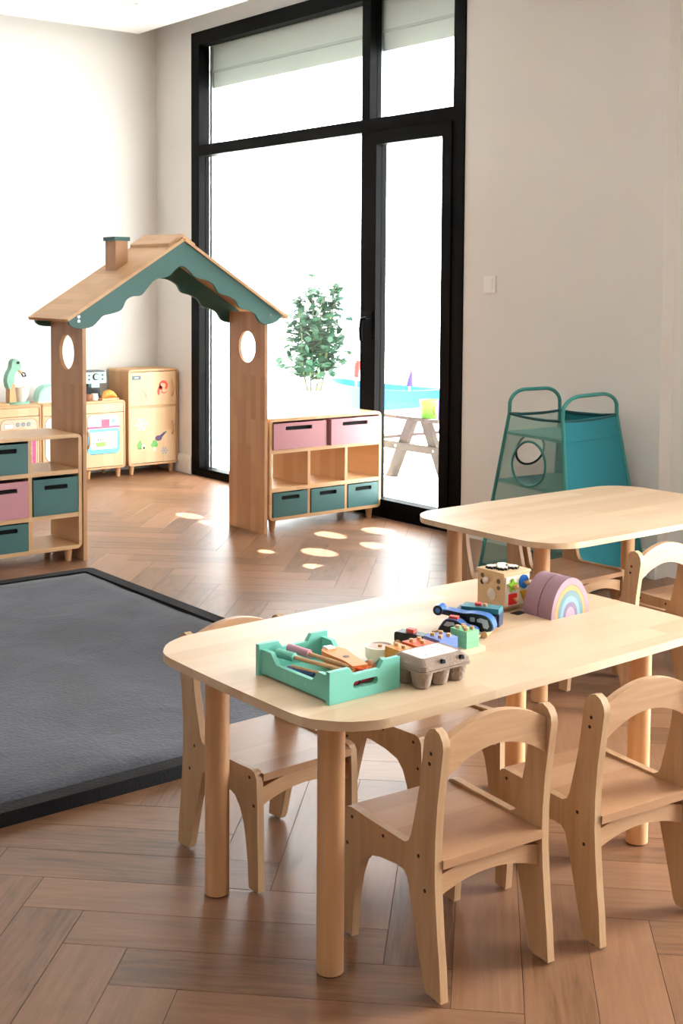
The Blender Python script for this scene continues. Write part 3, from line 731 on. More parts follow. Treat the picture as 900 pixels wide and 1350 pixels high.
cy('dial_ring', (.0, -.064, .155), (.0, -.06, .155), .024, CHA, hd_, n=22); cy('dial', (.0, -.074, .155), (.0, -.064, .155), .017, LBL, hd_, n=20, bev=.002)
for x in (-.05, .05):
    for z in (.138, .165): cy('button', (x, -.064, z), (x, -.059, z), .006, CHA, hd_, n=12)
box('spout', -.03, .03, -.055, -.01, .082, .112, LBL, co, .006)
cu = thing('toy_cup', 'small brown wooden toy cup in front of the coffee machine', 'toy cup', (3.90, 7.606, CZ))
fin('cup', lathe(B(), [(0, 0), (.022, 0), (.028, .012), (.029, .04), (.026, .043), (.024, .04), (.022, .01), (0, .008)], n=22), plain('terracotta', '#9c6b4e', .5), cu)
cu2 = thing('toy_milk_jug', 'small white toy jug beside the brown toy cup', 'toy cup', (3.952, 7.606, CZ))
fin('jug', lathe(B(), [(0, 0), (.022, 0), (.025, .015), (.021, .045), (.019, .045), (.02, .012), (0, .008)], n=20), CREAM, cu2)
bo = thing('toy_serving_board', 'small pale wooden serving board under the croissant', 'toy board', (4.045, 7.59, CZ))
box('board', -.065, .06, -.04, .035, 0, .013, TOYW, bo, .004); cy('stud', (.05, -.042, .006), (.05, -.038, .006), .003, RED, bo, n=10)
cr = thing('toy_croissant', 'orange toy croissant on a small wooden board', 'toy food', (4.05, 7.59, CZ + .013))
bm = B()
for i, (x, r) in enumerate(((-.05, .008), (-.036, .017), (-.018, .026), (.002, .031), (.022, .026), (.038, .017), (.05, .009))): ball(bm, (x, .012 * cos(x * 40), r * .9), r, 12, .9)
fin('pastry', bm, plain('croissant', '#f0a04a', .5, var=.1), cr)
cbz = thing('toy_chopping_board', 'pale wooden board lying on the counter left of the toy mixer', 'toy board', (3.288, 7.66, CZ)); box('board', -.045, .045, -.09, .09, 0, .012, TOYW, cbz, .004)

# ---------------------------------------------------------------- fabric tower
tw = thing('fabric_play_tower', 'teal net and canvas play tower with two looped tube handles', 'play tower', (4.25, 3.74, 0))
O = Vector((4.25, 3.74, 0))
V = lambda x, y, z: Vector((x, y, z)) - O
ZR = .735
A1, B1, C1, D1 = V(4.09, 3.92, ZR), V(4.02, 3.545, ZR), V(4.44, 3.60, ZR), V(4.385, 3.885, ZR)
A0, B0, C0, D0 = V(4.055, 4.06, .012), V(3.97, 3.44, .012), V(4.535, 3.50, .012), V(4.50, 4.03, .012)
def uframe(b0, t0, t1, b1, h):
    pts = [b0 + (t0 - b0) * (i / 8) for i in range(9)]
    w = t1 - t0; d0 = (t0 - b0).normalized(); r = .3
    arc = []
    for i in range(1, 9):
        a = pi / 2 * i / 8; arc.append(t0 + Vector((0, 0, h * .35)) + w * (r * (1 - cos(a))) + Vector((0, 0, h * .65 * sin(a))))
    arc2 = []
    for i in range(8, 0, -1):
        a = pi / 2 * i / 8; arc2.append(t1 + Vector((0, 0, h * .35)) - w * (r * (1 - cos(a))) + Vector((0, 0, h * .65 * sin(a))))
    return pts + arc + arc2 + [t1 + (b1 - t1) * (i / 8) for i in range(9)]
fin('tube_frame', tube(B(), uframe(A0, A1, D1, D0, .105), .0085, 10), TUBE, tw); fin('tube_frame', tube(B(), uframe(B0, B1, C1, C0, .10), .0085, 10), TUBE, tw)
def panel(name, q, mat, holes=(), th=.003, nu=10, sag=0, segs=None):
    """cloth stretched over the quad q = (bottom a, bottom b, top b, top a); holes are (u, v, ru, rv)"""
    a0, b0, b1, a1 = q; nrm = (b0 - a0).cross(a1 - a0).normalized()
    outer = [(i / nu, 0) for i in range(nu)] + [(1, i / nu) for i in range(nu)] + [(1 - i / nu, 1) for i in range(nu)] + [(0, 1 - i / nu) for i in range(nu)]
    bm = prism(B(), outer, 'z', -th / 2, th / 2, [ell(u, v, ru, rv, 28) for u, v, ru, rv in holes])
    for v in bm.verts:
        u, w_, t_ = v.co; lo = a0 + (b0 - a0) * u; hi = a1 + (b1 - a1) * u
        v.co = lo + (hi - lo) * w_ + nrm * (t_ + sag * sin(pi * u) * sin(pi * w_))
    o = fin(name, bm, mat, tw)
    return lambda u, w_: (a0 + (b0 - a0) * u) + ((a1 + (b1 - a1) * u) - (a0 + (b0 - a0) * u)) * w_
pf = panel('net_panel', (A0, B0, B1, A1), NET, [(.45, .715, .26, .135), (.45, .33, .26, .15)])
for cu_, cv_, ru, rv in ((.45, .715, .26, .135), (.45, .33, .26, .15)):
    fin('hoop', tube(B(), [pf(cu_ + ru * cos(2 * pi * i / 32), cv_ + rv * sin(2 * pi * i / 32)) for i in range(32)], .0055, 8, True), TUBE, tw)
pb = panel('net_panel', (A0, D0, D1, A1), NET, [(.5, .76, .25, .1)])
fin('hoop', tube(B(), [pb(.5 + .25 * cos(2 * pi * i / 32), .76 + .1 * sin(2 * pi * i / 32)) for i in range(32)], .005, 8, True), DCLOTH, tw)
pc = panel('canvas_panel', (B0, C0, C1, B1), CLOTH, sag=.0)
panel('canvas_panel', (C0, D0, D1, C1), CLOTH)
fin('canvas_hem', tube(B(), [pc(i / 10, .875) + Vector((0, -.002, 0)) for i in range(11)], .003, 6), CLOTH, tw)
for a, b in ((A1, B1), (B1, C1), (C1, D1), (D1, A1)): fin('rim_binding', tube(B(), [a + (b - a) * (i / 8) - Vector((0, 0, .008 * sin(pi * i / 8))) for i in range(9)], .006, 8), DCLOTH, tw)
for zf in (.88, .575, .25, .03):
    qs = [p0 + (p1 - p0) * zf for p0, p1 in ((A0, A1), (B0, B1), (C0, C1), (D0, D1))]
    bm = B(); prism(bm, [(p.x, p.y) for p in qs], 'z', qs[0].z - .006, qs[0].z + .006); fin('fabric_shelf', bm, NETS if zf > .1 else DCLOTH, tw)

# ---------------------------------------------------------------- toys on the table
GT = 'toys on the table'
ty = thing('mint_tray', 'mint green wooden toy tray with cut-out handles, full of toy tools', 'tray', (1.4045, 1.79, TZ), radians(.0))
TWd, TDp = .172, .238
# short ends (front and back) with handle slot and stepped top edge
end = [(0, 0), (TWd, 0), (TWd, .062), (TWd * .76, .062), (TWd * .70, .048), (TWd * .34, .048), (TWd * .28, .062), (0, .062)]
for i, y in enumerate((0, TDp - .011)):
    pr('end_panel', end, 'y', y, y + .011, MINT, ty, .002, [rrect(TWd * .33, TWd * .68, .02, .034, .0068, 5)])
sd = [(.011, .004), (TDp - .011, .004), (TDp - .011, .052), (TDp * .82, .052), (TDp * .74, .032), (TDp * .26, .032), (TDp * .18, .052), (.011, .052)]
sds = [pr('side_panel', sd, 'x', x, x + .010, MINT, ty, .002) for x in (.006, TWd - .016)]
box('bottom', .016, TWd - .016, .011, TDp - .011, .004, .009, MINT, ty)
lgm = plain('faint_print', '#86d3c2', .5)
lg_ = pr('logo_mark', ell(TDp * .62, .021, .006, .007, 16), 'x', .0056, .006, lgm, sds[0])
for i in range(6): pr('logo_letter', rrect(TDp * .55 - .009 * i - .006, TDp * .55 - .009 * i, .016, .026 if i % 3 == 0 else .023, .001, 2), 'x', .0056, .006, lgm, sds[0])
TX, TY_ = 1.4045, 1.79
PKT = plain('tool_pink', '#cf93a4', .5); ORA = plain('tool_orange', '#f2954c', .5); ORD = plain('tool_redorange', '#ef5a2c', .5); NAVY = plain('toy_navy', '#22406f', .4)
def stick(name, label, p0, p1, r, head=None, hr=0, hl=0, mat=TOYW, hmat=None):
    t = thing(name, label, 'toy tool', (TX, TY_, TZ + .009), group='toy tools in the mint tray')
    p0, p1 = Vector(p0), Vector(p1)
    cy('shaft', p0, p1, r, mat, t, n=12)
    if hr:
        d = (p1 - p0).normalized(); cy('grip', p0 - d * hl, p0, hr, hmat, t, n=18, bev=.002)
    return t
stick('toy_screwdriver', 'toy screwdriver with a dusty pink grip in the mint tray', (.075, .16, .037), (.10, .04, .031), .0042, 1, .0085, .055, hmat=PKT)
stick('toy_screwdriver', 'toy screwdriver with a mint green grip in the mint tray', (.042, .165, .035), (.085, .035, .028), .0042, 1, .009, .042, hmat=MINT)
stick('wooden_dowel', 'plain wooden dowel lying along the mint tray', (.03, .16, .02), (.07, .03, .018), .004)
sw = thing('toy_saw', 'orange toy saw with a rounded blade in the mint tray', 'toy tool', (TX + .118, TY_ + .105, TZ + .022), radians(80), group='toy tools in the mint tray')
sw.scale = (1.25, 1.3, 1.3)
pr('body', smooth([(-.055, -.012), (-.03, -.014), (0, -.016), (.03, -.02), (.05, -.012), (.055, .004), (.045, .016), (.02, .017), (-.02, .012), (-.055, .014)]), 'z', .004, .02, ORA, sw, .004)
cy('hole', (-.005, -.001, .0195), (-.005, -.001, .0206), .005, INK, sw, n=12); box('pale_end', .038, .055, -.006, .008, .019, .0225, CREAM, sw, .003)
wr = thing('toy_wrench', 'orange toy wrench with a red ring in the mint tray', 'toy tool', (TX + .108, TY_ + .035, TZ + .022), radians(20), group='toy tools in the mint tray')
pr('head', ell(0, 0, .014, .012, 20), 'z', .008, .022, ORD, wr, .002, [ell(.002, 0, .006, .006, 14)]); box('handle', .012, .04, -.006, .006, .009, .019, ORA, wr, .003)
for i, (x, y, z) in enumerate(((.137, .05, .03), (.135, .03, .022))):
    pg = thing('wooden_peg', ('larger round brown wooden peg standing highest in the mint tray', 'smaller round brown wooden peg beside the larger one in the tray')[i], 'toy peg', (TX + x, TY_ + y, TZ + z), group='wooden pegs in the mint tray')
    fin('knob', ball(B(), (0, 0, .006), .0135 - .0015 * i, 16), plain('peg_brown', '#a9714b', .5), pg); cy('neck', (0, 0, -.016), (0, 0, .0), .006, TOYW, pg, n=12)
nb = thing('toy_drill_bit', 'blue and purple toy bit at the bottom of the mint tray', 'toy tool', (TX + .034, TY_ + .13, TZ + .009), radians(105), group='toy tools in the mint tray')
cy('shank', (-.03, 0, .012), (.02, 0, .012), .008, NAVY, nb, n=14); cy('collar', (.02, 0, .012), (.035, 0, .012), .010, plain('toy_purple', '#7a5a9a', .5), nb, n=14)
pc_ = thing('toy_nail', 'red toy bolt seen through the tray handle slot', 'toy tool', (TX + .085, TY_ + .022, TZ + .018), group='toy tools in the mint tray')
cy('bolt', (-.03, 0, .008), (.03, 0, .010), .008, plain('toy_red', '#c8323c', .45), pc_, n=14); cy('ring', (-.004, 0, .0088), (.0, 0, .009), .0088, INK, pc_, n=14)
pp = thing('toy_ruler', 'pale toy ruler lying in the mint tray', 'toy tool', (TX + .06, TY_ + .055, TZ + .009), radians(15), group='toy tools in the mint tray'); box('bar', -.03, .03, -.012, .012, .006, .012, CREAM, pp, .002)

# egg carton
ec = thing('egg_carton', 'grey cardboard egg carton with a white label on its lid', 'egg carton', (1.590, 1.741, TZ), radians(0))
CARD = plain('pulp_card', '#a08d80', .95, bump=.35, bscale=220, var=.08)
EW, ED = .134, .098
bm = B()
for i in range(3):
    for j in range(2):
        lathe(bm, [(0, 0), (.013, 0), (.0165, .003), (.0215, .026), (.0225, .034), (0, .034)], (.022 + i * .045, .026 + j * .046, 0), 14)
fin('cups', bm, CARD, ec)
pr('tray_rim', rrect(0, EW, 0, ED, .012, 5), 'z', .0335, .0375, CARD, ec, .0012)
ld = B(); r0 = rrect(.0, EW, .0, ED, .014, 5); r1 = rrect(.012, EW - .012, .014, ED - .012, .012, 5)
a = [ld.verts.new((x, y, .0385)) for x, y in r0]; b = [ld.verts.new((x * .985 + .001, y * .98 + .001, .047)) for x, y in r0]; c = [ld.verts.new((x, y, .0585)) for x, y in r1]
for p_, q_ in ((a, b), (b, c)):
    for i in range(len(p_)): ld.faces.new((p_[i], p_[(i + 1) % len(p_)], q_[(i + 1) % len(p_)], q_[i]))
ld.faces.new(a[::-1]); ld.faces.new(c)
lid = fin('lid', ld, CARD, ec)
lbm, lnt, lb_ = nodes_of('carton_label'); N_, L_ = lnt.nodes.new, lnt.links.new
tc_ = N_('ShaderNodeTexCoord'); nz_ = N_('ShaderNodeTexNoise'); nz_.inputs['Scale'].default_value = 130; nz_.inputs['Detail'].default_value = 2; L_(tc_.outputs['Object'], nz_.inputs['Vector'])
rp_ = N_('ShaderNodeValToRGB'); e_ = rp_.color_ramp.elements; e_[0].position = .33; e_[0].color = lin('#d9a8b0'); e_[1].position = .42; e_[1].color = lin('#f4eeee'); L_(nz_.outputs['Fac'], rp_.inputs[0]); L_(rp_.outputs[0], lb_.inputs['Base Color']); lb_.inputs['Roughness'].default_value = .6
pr('label', rrect(.016, EW - .022, .017, ED - .018, .004, 3), 'z', .0586, .0592, lbm, lid)
for x in (.055, .105): pr('catch', [(x - .006, .0475), (x + .006, .0468), (x + .004, .054), (x - .002, .055)], 'y', -.0005, .006, HOLE, lid)
pr('torn_flap', [(EW - .006, .034), (EW + .012, .03), (EW + .003, .046)], 'y', .02, .0225, plain('paper_white', '#efe8e0', .9), ec)

# shape-stacking board with blocks
sb = thing('stacking_board', 'pale wooden stacking board under the coloured peg blocks', 'toy board', (1.645, 1.866, TZ), 0)
BXW = .24
box('board', 0, BXW, 0, .062, 0, .011, wood('pale_board', '#ecdcc0', '#dfc7a0', 'x', 'z', None, .5, gscale=3), sb, .003)
def block(name, label, x0, x1, h, col, pegs, y0=.006, y1=.056):
    t = thing('peg_block', label, 'toy block', (1.645 + x0, 1.866 + y0, TZ + .011), group='peg blocks on the stacking board')
    m_ = plain(name, col, .5, var=.02); k = max(1, int(round(h / .012))); hh = h / k
    for i in range(k): box('layer', 0, x1 - x0, 0, y1 - y0, i * hh, (i + 1) * hh - .0004, m_, t, .0012)
    for (u, v) in pegs: cy('peg', ((x1 - x0) * u, (y1 - y0) * v, h - .002), ((x1 - x0) * u, (y1 - y0) * v, h + .006), .0048, TOYW, t, n=14, bev=.0015)
rg = thing('stacking_disc', 'pale pink disc in a white ring behind the stacking board', 'toy block', (1.664, 1.952, TZ), group='peg blocks on the stacking board')
fin('ring', lathe(B(), [(0, 0), (.024, 0), (.03, .008), (.031, .03), (.027, .031), (.026, .014), (0, .012)], n=28), CREAM, rg)
fin('disc', lathe(B(), [(0, .013), (.0255, .013), (.0255, .028), (0, .028)], n=28), plain('disc_pink', '#e3c2b6', .5), rg); cy('peg', (0, 0, .028), (0, 0, .033), .0045, TOYW, rg, n=12)
block('blk_amber', 'amber block with two pegs on the stacking board', .007, .044, .028, '#d9973f', ((.5, .28), (.5, .72)))
block('blk_orange', 'red orange block with three pegs on the stacking board', .052, .1, .030, '#e8693a', ((.5, .25), (.28, .7), (.72, .7)))
block('blk_blue', 'blue block with four pegs on the stacking board', .112, .164, .032, '#7190d8', ((.27, .27), (.73, .27), (.27, .73), (.73, .73)))
block('blk_green', 'green block with five pegs on the stacking board', .19, .226, .036, '#86d49c', ((.25, .25), (.75, .25), (.5, .5), (.25, .75), (.75, .75)))

# toy vehicles: they point along -y
def vehicle_wheels(t, ys, r, w):
    for y in ys: cy('wheels', (-w / 2 - .004, y, r), (w / 2 + .004, y, r), r, TOYW, t, n=16, bev=.0015)
NV = plain('veh_blue', '#3f6fb5', .35); BK = plain('veh_black', '#0e1118', .4); WN = plain('veh_window', '#aab2c4', .35); TL = plain('veh_teal', '#2f7f8c', .4); RD = plain('veh_red', '#d94a44', .45)
he = thing('toy_helicopter', 'dark blue wooden toy helicopter with a round tail rotor', 'toy vehicle', (1.952, 1.970, TZ), radians(28), group='wooden toy vehicles')
prof = smooth([(-.045, .016), (-.05, .024), (-.044, .04), (-.03, .05), (0, .052), (.02, .05), (.06, .053), (.075, .05), (.08, .044), (.06, .041), (.03, .036), (.005, .022), (-.01, .014), (-.03, .012)])
pr('body', prof, 'x', -.014, .014, NV, he, .002); pr('side_print', [(y * .93 - .0005, z * .95 + .0015) for y, z in prof], 'x', -.0147, .0147, BK, he)
cy('tail_rotor', (-.016, .079, .05), (.012, .079, .05), .0115, NV, he, n=22); cy('rotor_print', (-.0168, .079, .05), (-.016, .079, .05), .0105, BK, he, n=22); cy('rotor_hub', (-.0174, .079, .05), (-.0165, .079, .05), .0055, NV, he, n=16)
pr('window', [(-.04, .026), (-.036, .04), (-.02, .043), (-.012, .04), (-.012, .034), (-.024, .032), (-.027, .022), (-.036, .02)], 'x', -.0152, -.014, WN, he); pr('window', rrect(-.007, .004, .033, .043, .002, 3), 'x', -.0152, -.014, WN, he)
for y in (-.03, .01): cy('wheel_axle', (-.019, y, .0075), (.019, y, .0075), .0075, TOYW, he, n=16, bev=.001)
ca = thing('toy_car', 'small dark blue wooden toy car with a red roof light', 'toy vehicle', (1.904, 1.972, TZ), radians(26), group='wooden toy vehicles')
cp = smooth([(-.045, .012), (-.046, .024), (-.036, .03), (-.02, .032), (-.004, .042), (.022, .043), (.034, .03), (.04, .02), (.038, .012), (0, .011)])
pr('body', cp, 'x', -.013, .013, NV, ca, .002); pr('side_print', [(y * .92, z * .93 + .002) for y, z in cp], 'x', -.0137, .0137, BK, ca)
pr('window', [(.0, .031), (.004, .038), (.02, .038), (.028, .029), (.016, .027), (.01, .03)], 'x', -.0142, -.013, WN, ca)
box('roof_light', -.007, .007, -.002, .018, .0425, .049, RD, ca, .002)
box('chassis', -.011, .011, -.05, .056, .007, .0125, TOYW, ca, .002)
for y in (-.03, .04): cy('wheel_axle', (-.017, y, .0085), (.017, y, .0085), .0085, TOYW, ca, n=16, bev=.001)
pl_ = thing('toy_plane', 'teal and navy wooden toy plane with a red knob on top', 'toy vehicle', (2.0, 2.0, TZ), radians(30), group='wooden toy vehicles')
box('body', -.018, .018, -.05, .05, .012, .045, plain('veh_navy', '#27365a', .4), pl_, .006); box('wing', -.032, .006, -.052, .035, .044, .056, TL, pl_, .005)
cy('knob', (-.012, .0, .056), (-.012, .0, .062), .008, RD, pl_, n=16, bev=.002); cy('peg', (-.014, -.016, .056), (-.014, -.016, .062), .005, TOYW, pl_, n=12)
box('window', -.0188, -.0175, -.044, -.024, .02, .036, WN, pl_)
for y in (-.03, .03): cy('wheel_axle', (-.023, y, .0075), (.023, y, .0075), .0075, TOYW, pl_, n=14)
ca2 = thing('toy_truck', 'small black wooden toy truck with a red top behind the orange block', 'toy vehicle', (1.775, 1.973, TZ), radians(18), group='wooden toy vehicles')
pr('body', rrect(-.04, .04, .011, .034, .006, 4), 'x', -.013, .013, BK, ca2, .002); box('roof_light', -.007, .007, -.004, .014, .034, .042, RD, ca2, .002)
for y in (-.026, .03): cy('wheel_axle', (-.019, y, .0085), (.019, y, .0085), .0085, TOYW, ca2, n=14)

# activity cube
ac = thing('activity_cube', 'wooden activity cube with gears on top and coloured shape knobs', 'activity cube', (2.142, 2.062, TZ))
CS, CT = .088, .098
AW = wood('cube_wood', '#e6c79c', '#d6b083', 'y', 'x', None, .5, gscale=2)
box('base', .012, CS - .006, .012, CS - .006, 0, .009, TOYW, ac, .002)
bm = bx(B(), 0, CS, 0, CS, .009, CT - .01); bevel(bm, .002); bd_ = fin('body', bm, AW, ac)
lidc = box('top_plate', -.002, CS + .002, -.002, CS + .002, CT - .01, CT - .004, AW, ac, .001)
for (x, y, r) in ((.02, .062, .013), (.03, .035, .014), (.055, .062, .012), (.06, .03, .014), (.04, .05, .012)):
    g = B(); pts = []
    for i in range(32): rr = r * (1.12 if (i // 2) % 2 == 0 else .86); pts.append((x + rr * cos(2 * pi * i / 32), y + rr * sin(2 * pi * i / 32)))
    z0 = CT - .004
    gg = fin('gear', prism(g, pts, 'z', z0, z0 + .005), INK, lidc); fin('gear_face', prism(B(), [((px - x) * .86 + x, (py - y) * .86 + y) for px, py in pts], 'z', z0 + .005, z0 + .007), CREAM, gg)
# left face (-x): holes, clear knob, mirror
for y, z, r in ((.072, .078, .0055), (.072, .062, .0062), (.018, .072, .006), (.018, .056, .005)): cy('hole', (-.0008, y, z), (.002, y, z), r, INK if z < .07 and y > .05 else plain('hole_brown', '#6c533f', .6), bd_, n=14)
cy('mirror', (-.0012, .04, .038), (.002, .04, .038), .0145, STEEL, bd_, n=24); fin('clear_knob', ball(B(), (-.006, .055, .069), .0085, 14), plain('knob_clear', '#d7c6b3', .15), bd_)
# front face (-y): coloured shapes on pegs
fp = box('shape_plate', .004, CS - .004, -.003, 0, .014, CT - .014, CREAM, ac, .001)
def shape(pts, mat, px, pz):
    s_ = pr('shape', pts, 'y', -.008, -.003, mat, fp); cy('knob_stem', (px, -.014, pz), (px, -.008, pz), .003, TOYW, s_, n=10); fin('knob', ball(B(), (px, -.018, pz), .0062, 12), TOYW, s_)
shape([(.024 + (.017 if i % 2 == 0 else .008) * sin(2 * pi * i / 10), .063 + (.017 if i % 2 == 0 else .008) * cos(2 * pi * i / 10)) for i in range(10)], plain('sh_green', '#8ecb2e', .4), .024, .062)
shape(ell(.062, .068, .0145, .0165, 22), plain('sh_blue', '#1a6fd0', .35), .062, .067)
shape([(.012, .018), (.037, .018), (.037, .043), (.012, .043)], plain('sh_red', '#e02a24', .4), .026, .031)
shape([(.05, .046), (.077, .046), (.063, .022)], plain('sh_yellow', '#f0b41e', .4), .063, .036)
tg = thing('black_tag', 'small black paper tag under the activity cube', 'tag', (2.165, 2.045, TZ)); bm = B(); prism(bm, [(-.012, -.02), (.022, -.014), (.018, .006), (-.014, .004)], 'z', 0, .0012); fin('tag', bm, INK, tg)

# rainbow stackers
def rainbow(label, y0, y1, deep):
    t = thing('rainbow_stacker', label, 'toy rainbow', (2.247, y0, TZ), group='rainbow stackers')
    cols = ['#a37f8c', '#cf9450', '#64858a', '#7ea3bb', '#7a6b88', '#b394a8']; R = [.066, .0535, .0445, .0345, .0245, .016]; H = [.091, .0735, .061, .0475, .0335, .022]
    for i, cc in enumerate(cols):
        o_ = [(R[i] * cos(pi * k / 28), H[i] * sin(pi * k / 28)) for k in range(29)]
        if i < 5: o_ += [(R[i + 1] * 1.01 * cos(pi * k / 28), H[i + 1] * 1.01 * sin(pi * k / 28)) for k in range(28, -1, -1)]
        pr('arch', o_, 'y', 0, y1 - y0, plain('rb_%d' % i, cc, .55, var=.015), t, .0015)
    return t
rainbow('soft mauve rainbow stacker whose striped arches face the room', 1.947, 1.989, 1)
rainbow('soft mauve rainbow stacker behind the striped one, beside the activity cube', 1.9915, 2.036, 1)

# ---------------------------------------------------------------- terrace outside
struct(box('ground', 4.78, 16, -4, 20, -.12, -.02, plain('terrace_stone', '#efece6', .8, bump=.02, bscale=30), smooth=False))
# cut-out sunshade added out of view above the glazing, its holes shaped to make the sun spots
spots = [(3.718, 6.024, .10, .05), (3.70, 5.755, .10, .04), (3.515, 4.986, .045, .03), (4.02, 5.126, .105, .05), (3.712, 4.817, .10, .06), (3.505, 4.577, .065, .04), (4.293, 5.05, .10, .06), (4.031, 4.758, .10, .05)]
ZS = 3.35; k = ZS / SUN_TO.z
hs = [ell(x + SUN_TO.x * k, y + SUN_TO.y * k, b, a, 16) for x, y, a, b in [(p_[0], p_[1], p_[2] * 1.15, p_[3] * 1.2) for p_ in spots]]
sh = thing('sun_gobo', 'cut-out sunshade added unseen over the terrace to cast sun spots', 'gobo', (0, 0, 0))
pr('panel', [(4.80, -.3), (7.1, -.3), (7.1, 7.9), (4.80, 7.9)], 'z', ZS, ZS + .01, plain('gobo_white', '#e8e8e4', .8), sh, 0, hs)
for y in (0, 7.6):
    for x in (4.9, 7.0): cy('post', (x, y, -.02), (x, y, ZS), .03, WHITE, sh, n=12)
# potted shrub
pt = thing('potted_shrub', 'leafy green shrub in a white pot on the terrace', 'plant', (5.95, 7.80, -.02))
fin('pot', lathe(B(), [(0, 0), (.14, 0), (.18, .47), (.195, .49), (.18, .51), (.168, .49), (.165, .48), (0, .48)], n=28), WHITE, pt)
rs = random.Random(3); stems = []; sbm = B(); lf = B()
LEAF = plain('leaf', '#1f4d33', .5, var=.25)
for i in range(9):
    a = 2 * pi * i / 9; tx, ty2 = .2 * cos(a) * rs.uniform(.3, 1) + .05, .2 * sin(a) * rs.uniform(.3, 1); hh = rs.uniform(1.0, 1.36)
    pts = [(.05 * cos(a), .05 * sin(a), .48)]
    for s in range(1, 7): u = s / 6; pts.append((.05 * cos(a) + .85 * tx * u + .02 * sin(5 * u + i), .05 * sin(a) + .85 * ty2 * u, .48 + (hh - .48) * u))
    tube(sbm, pts, .006, 6); stems.append(pts)
for n in range(1150):
    p_ = rs.choice(stems); u = rs.uniform(.22, 1) * 6; i = min(5, int(u)); f = u - i; c = Vector(p_[i]).lerp(Vector(p_[i + 1]), f)
    sp = .17 * sin(pi * min(1, .25 + u / 8)); c += Vector((rs.gauss(0, sp * .55), rs.gauss(0, sp * .55), rs.gauss(0, .03)))
    l_, w_ = rs.uniform(.05, .085), rs.uniform(.022, .036); d_ = Vector((rs.gauss(0, 1), rs.gauss(0, 1), rs.gauss(.1, .6))).normalized(); s_ = d_.cross(Vector((rs.gauss(0, .3), rs.gauss(0, .3), 1))).normalized(); nn = s_.cross(d_)
    vs = [lf.verts.new(c), lf.verts.new(c + d_ * l_ * .35 + s_ * w_ + nn * .004), lf.verts.new(c + d_ * l_ * .75 + s_ * w_ * .7), lf.verts.new(c + d_ * l_ - nn * .006), lf.verts.new(c + d_ * l_ * .75 - s_ * w_ * .7), lf.verts.new(c + d_ * l_ * .35 - s_ * w_ + nn * .004)]
    lf.faces.new(vs[:4]); lf.faces.new([vs[0], vs[3], vs[4], vs[5]])
fin('stems', sbm, plain('stem', '#6e7a4a', .7), pt); fin('foliage', lf, LEAF, pt, kind='stuff')
# low picnic table with the blue boat and bucket
pk = thing('picnic_table', 'low grey wooden picnic table on the terrace', 'table', (6.05, 6.31, -.02))
GW = wood('weathered_wood', '#5d534c', '#463d37', 'x', 'z', None, .7)
for i in range(5): box('slat', -.5, .5, -.36 + i * .146, -.36 + i * .146 + .136, .43, .452, GW, pk, .003)
for x in (-.34, .34):
    for s_ in (-1, 1):
        bm = B(); prism(bm, [(s_ * .02, .43), (s_ * .10, .43), (s_ * .32, 0), (s_ * .24, 0)], 'x', x - .02, x + .02); fin('leg', bm, GW, pk)
    bar = box('crossbar', x - .045, x - .02, -.46, .46, .20, .25, GW, pk, .003)
    for s_ in (-1, 1): cy('bolt', (x - .047, s_ * .19, .225), (x - .044, s_ * .19, .225), .009, STEEL, bar, n=12)
for s_ in (-1, 1): box('bench_slat', -.5, .5, s_ * .42 - .05, s_ * .42 + .05, .25, .27, GW, pk, .003)
bt = thing('toy_boat_tub', 'bright blue boat-shaped sand tub on legs beyond the picnic table', 'toy boat', (6.55, 7.6, -.02), radians(2))
BOAT = plain('boat_blue', '#1389b4', .5, var=.03)
def hull(s, z): return [(.22 * s * cos(a), .66 * s * sin(a) * (1 if sin(a) < 0 else 1.04), z + .03 * abs(sin(a)) ** 3) for a in [2 * pi * i / 44 for i in range(44)]]
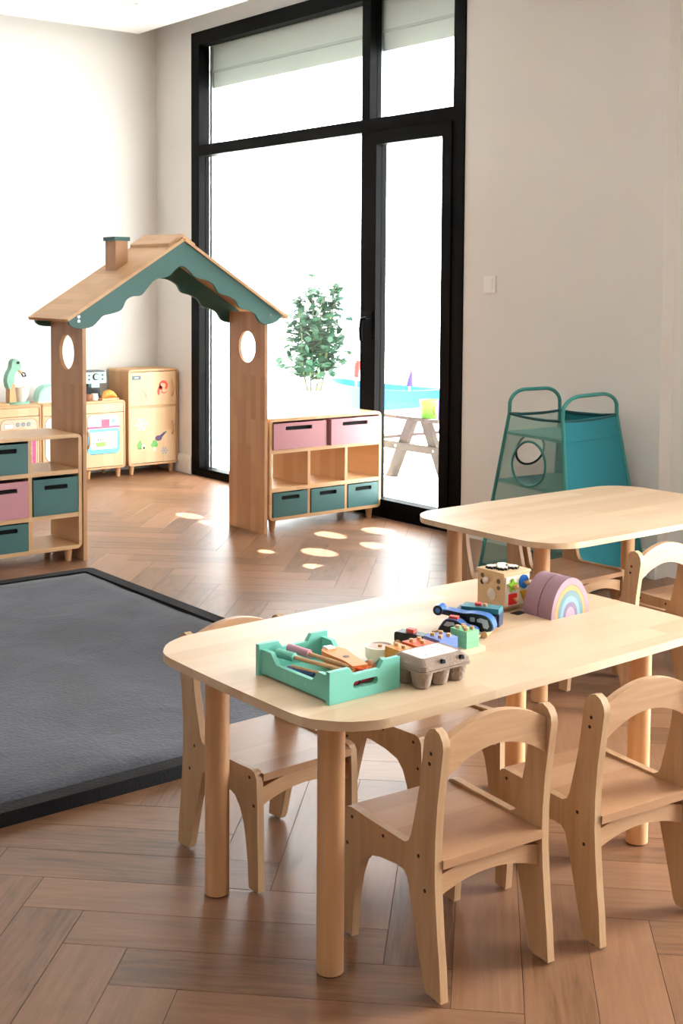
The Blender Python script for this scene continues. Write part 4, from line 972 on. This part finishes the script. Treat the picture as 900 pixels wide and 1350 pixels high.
bm = B(); rings = [[bm.verts.new(p_) for p_ in hull(s, z)] for s, z in ((.88, .30), (.92, .34), (.96, .40), (1.0, .50), (1.03, .515), (.97, .515), (.9, .40), (.86, .33))]
for a_, b_ in zip(rings, rings[1:]):
    for i in range(44): bm.faces.new((a_[i], a_[(i + 1) % 44], b_[(i + 1) % 44], b_[i]))
bm.faces.new(rings[0][::-1]); bm.faces.new(rings[-1]); fin('hull', bm, BOAT, bt)
for sx in (-1, 1):
    for sy in (-1, 1): cy('leg', (sx * .12, sy * .4, 0), (sx * .1, sy * .36, .33), .022, WHITE, bt, n=12)
cy('mast', (0, .22, .34), (0, .22, .80), .014, WHITE, bt, n=12); cy('mast_top', (0, .22, .76), (0, .22, .84), .10, plain('mast_green', '#2f8a78', .5), bt, r1=.01, n=16)
bu = thing('toy_bucket', 'lime green toy bucket with a yellow patch on the picnic table', 'bucket', (5.64, 6.13, .432))
fin('pail', lathe(B(), [(0, 0), (.055, 0), (.07, .11), (.074, .112), (.07, .118), (.064, .11), (.05, .008), (0, .006)], n=26), plain('bucket_lime', '#86cf4a', .45), bu)
pr('yellow_patch', ell(.0, .055, .022, .034, 16), 'y', -.071, -.058, plain('patch_yellow', '#e6dc60', .45), bu)
for nm, lb, xyz, col, h in (('toy_flag', 'small red toy scoop sticking up out of the blue boat', (6.55, 8.02, .345), '#c03224', .34), ('toy_cone', 'purple toy cone standing in the blue boat', (6.5, 7.30, .345), '#4a2d80', .30)):
    t = thing(nm, lb, 'toy', xyz); cy('stem', (0, 0, 0), (0, 0, h * .6), .008, WHITE, t, n=10); cy('head', (0, 0, h * .6), (.01, -.01, h), .03 if nm == 'toy_cone' else .022, plain(nm + '_c', col, .5), t, r1=.008 if nm == 'toy_cone' else .03, n=14)
t = thing('toy_beaker', 'purple toy beaker beside the lime green bucket', 'toy', (5.62, 6.0, .432)); fin('beaker', lathe(B(), [(0, 0), (.022, 0), (.022, .13), (.018, .13), (.018, .006), (0, .006)], n=18), plain('beaker', '#8d6fc0', .5), t)
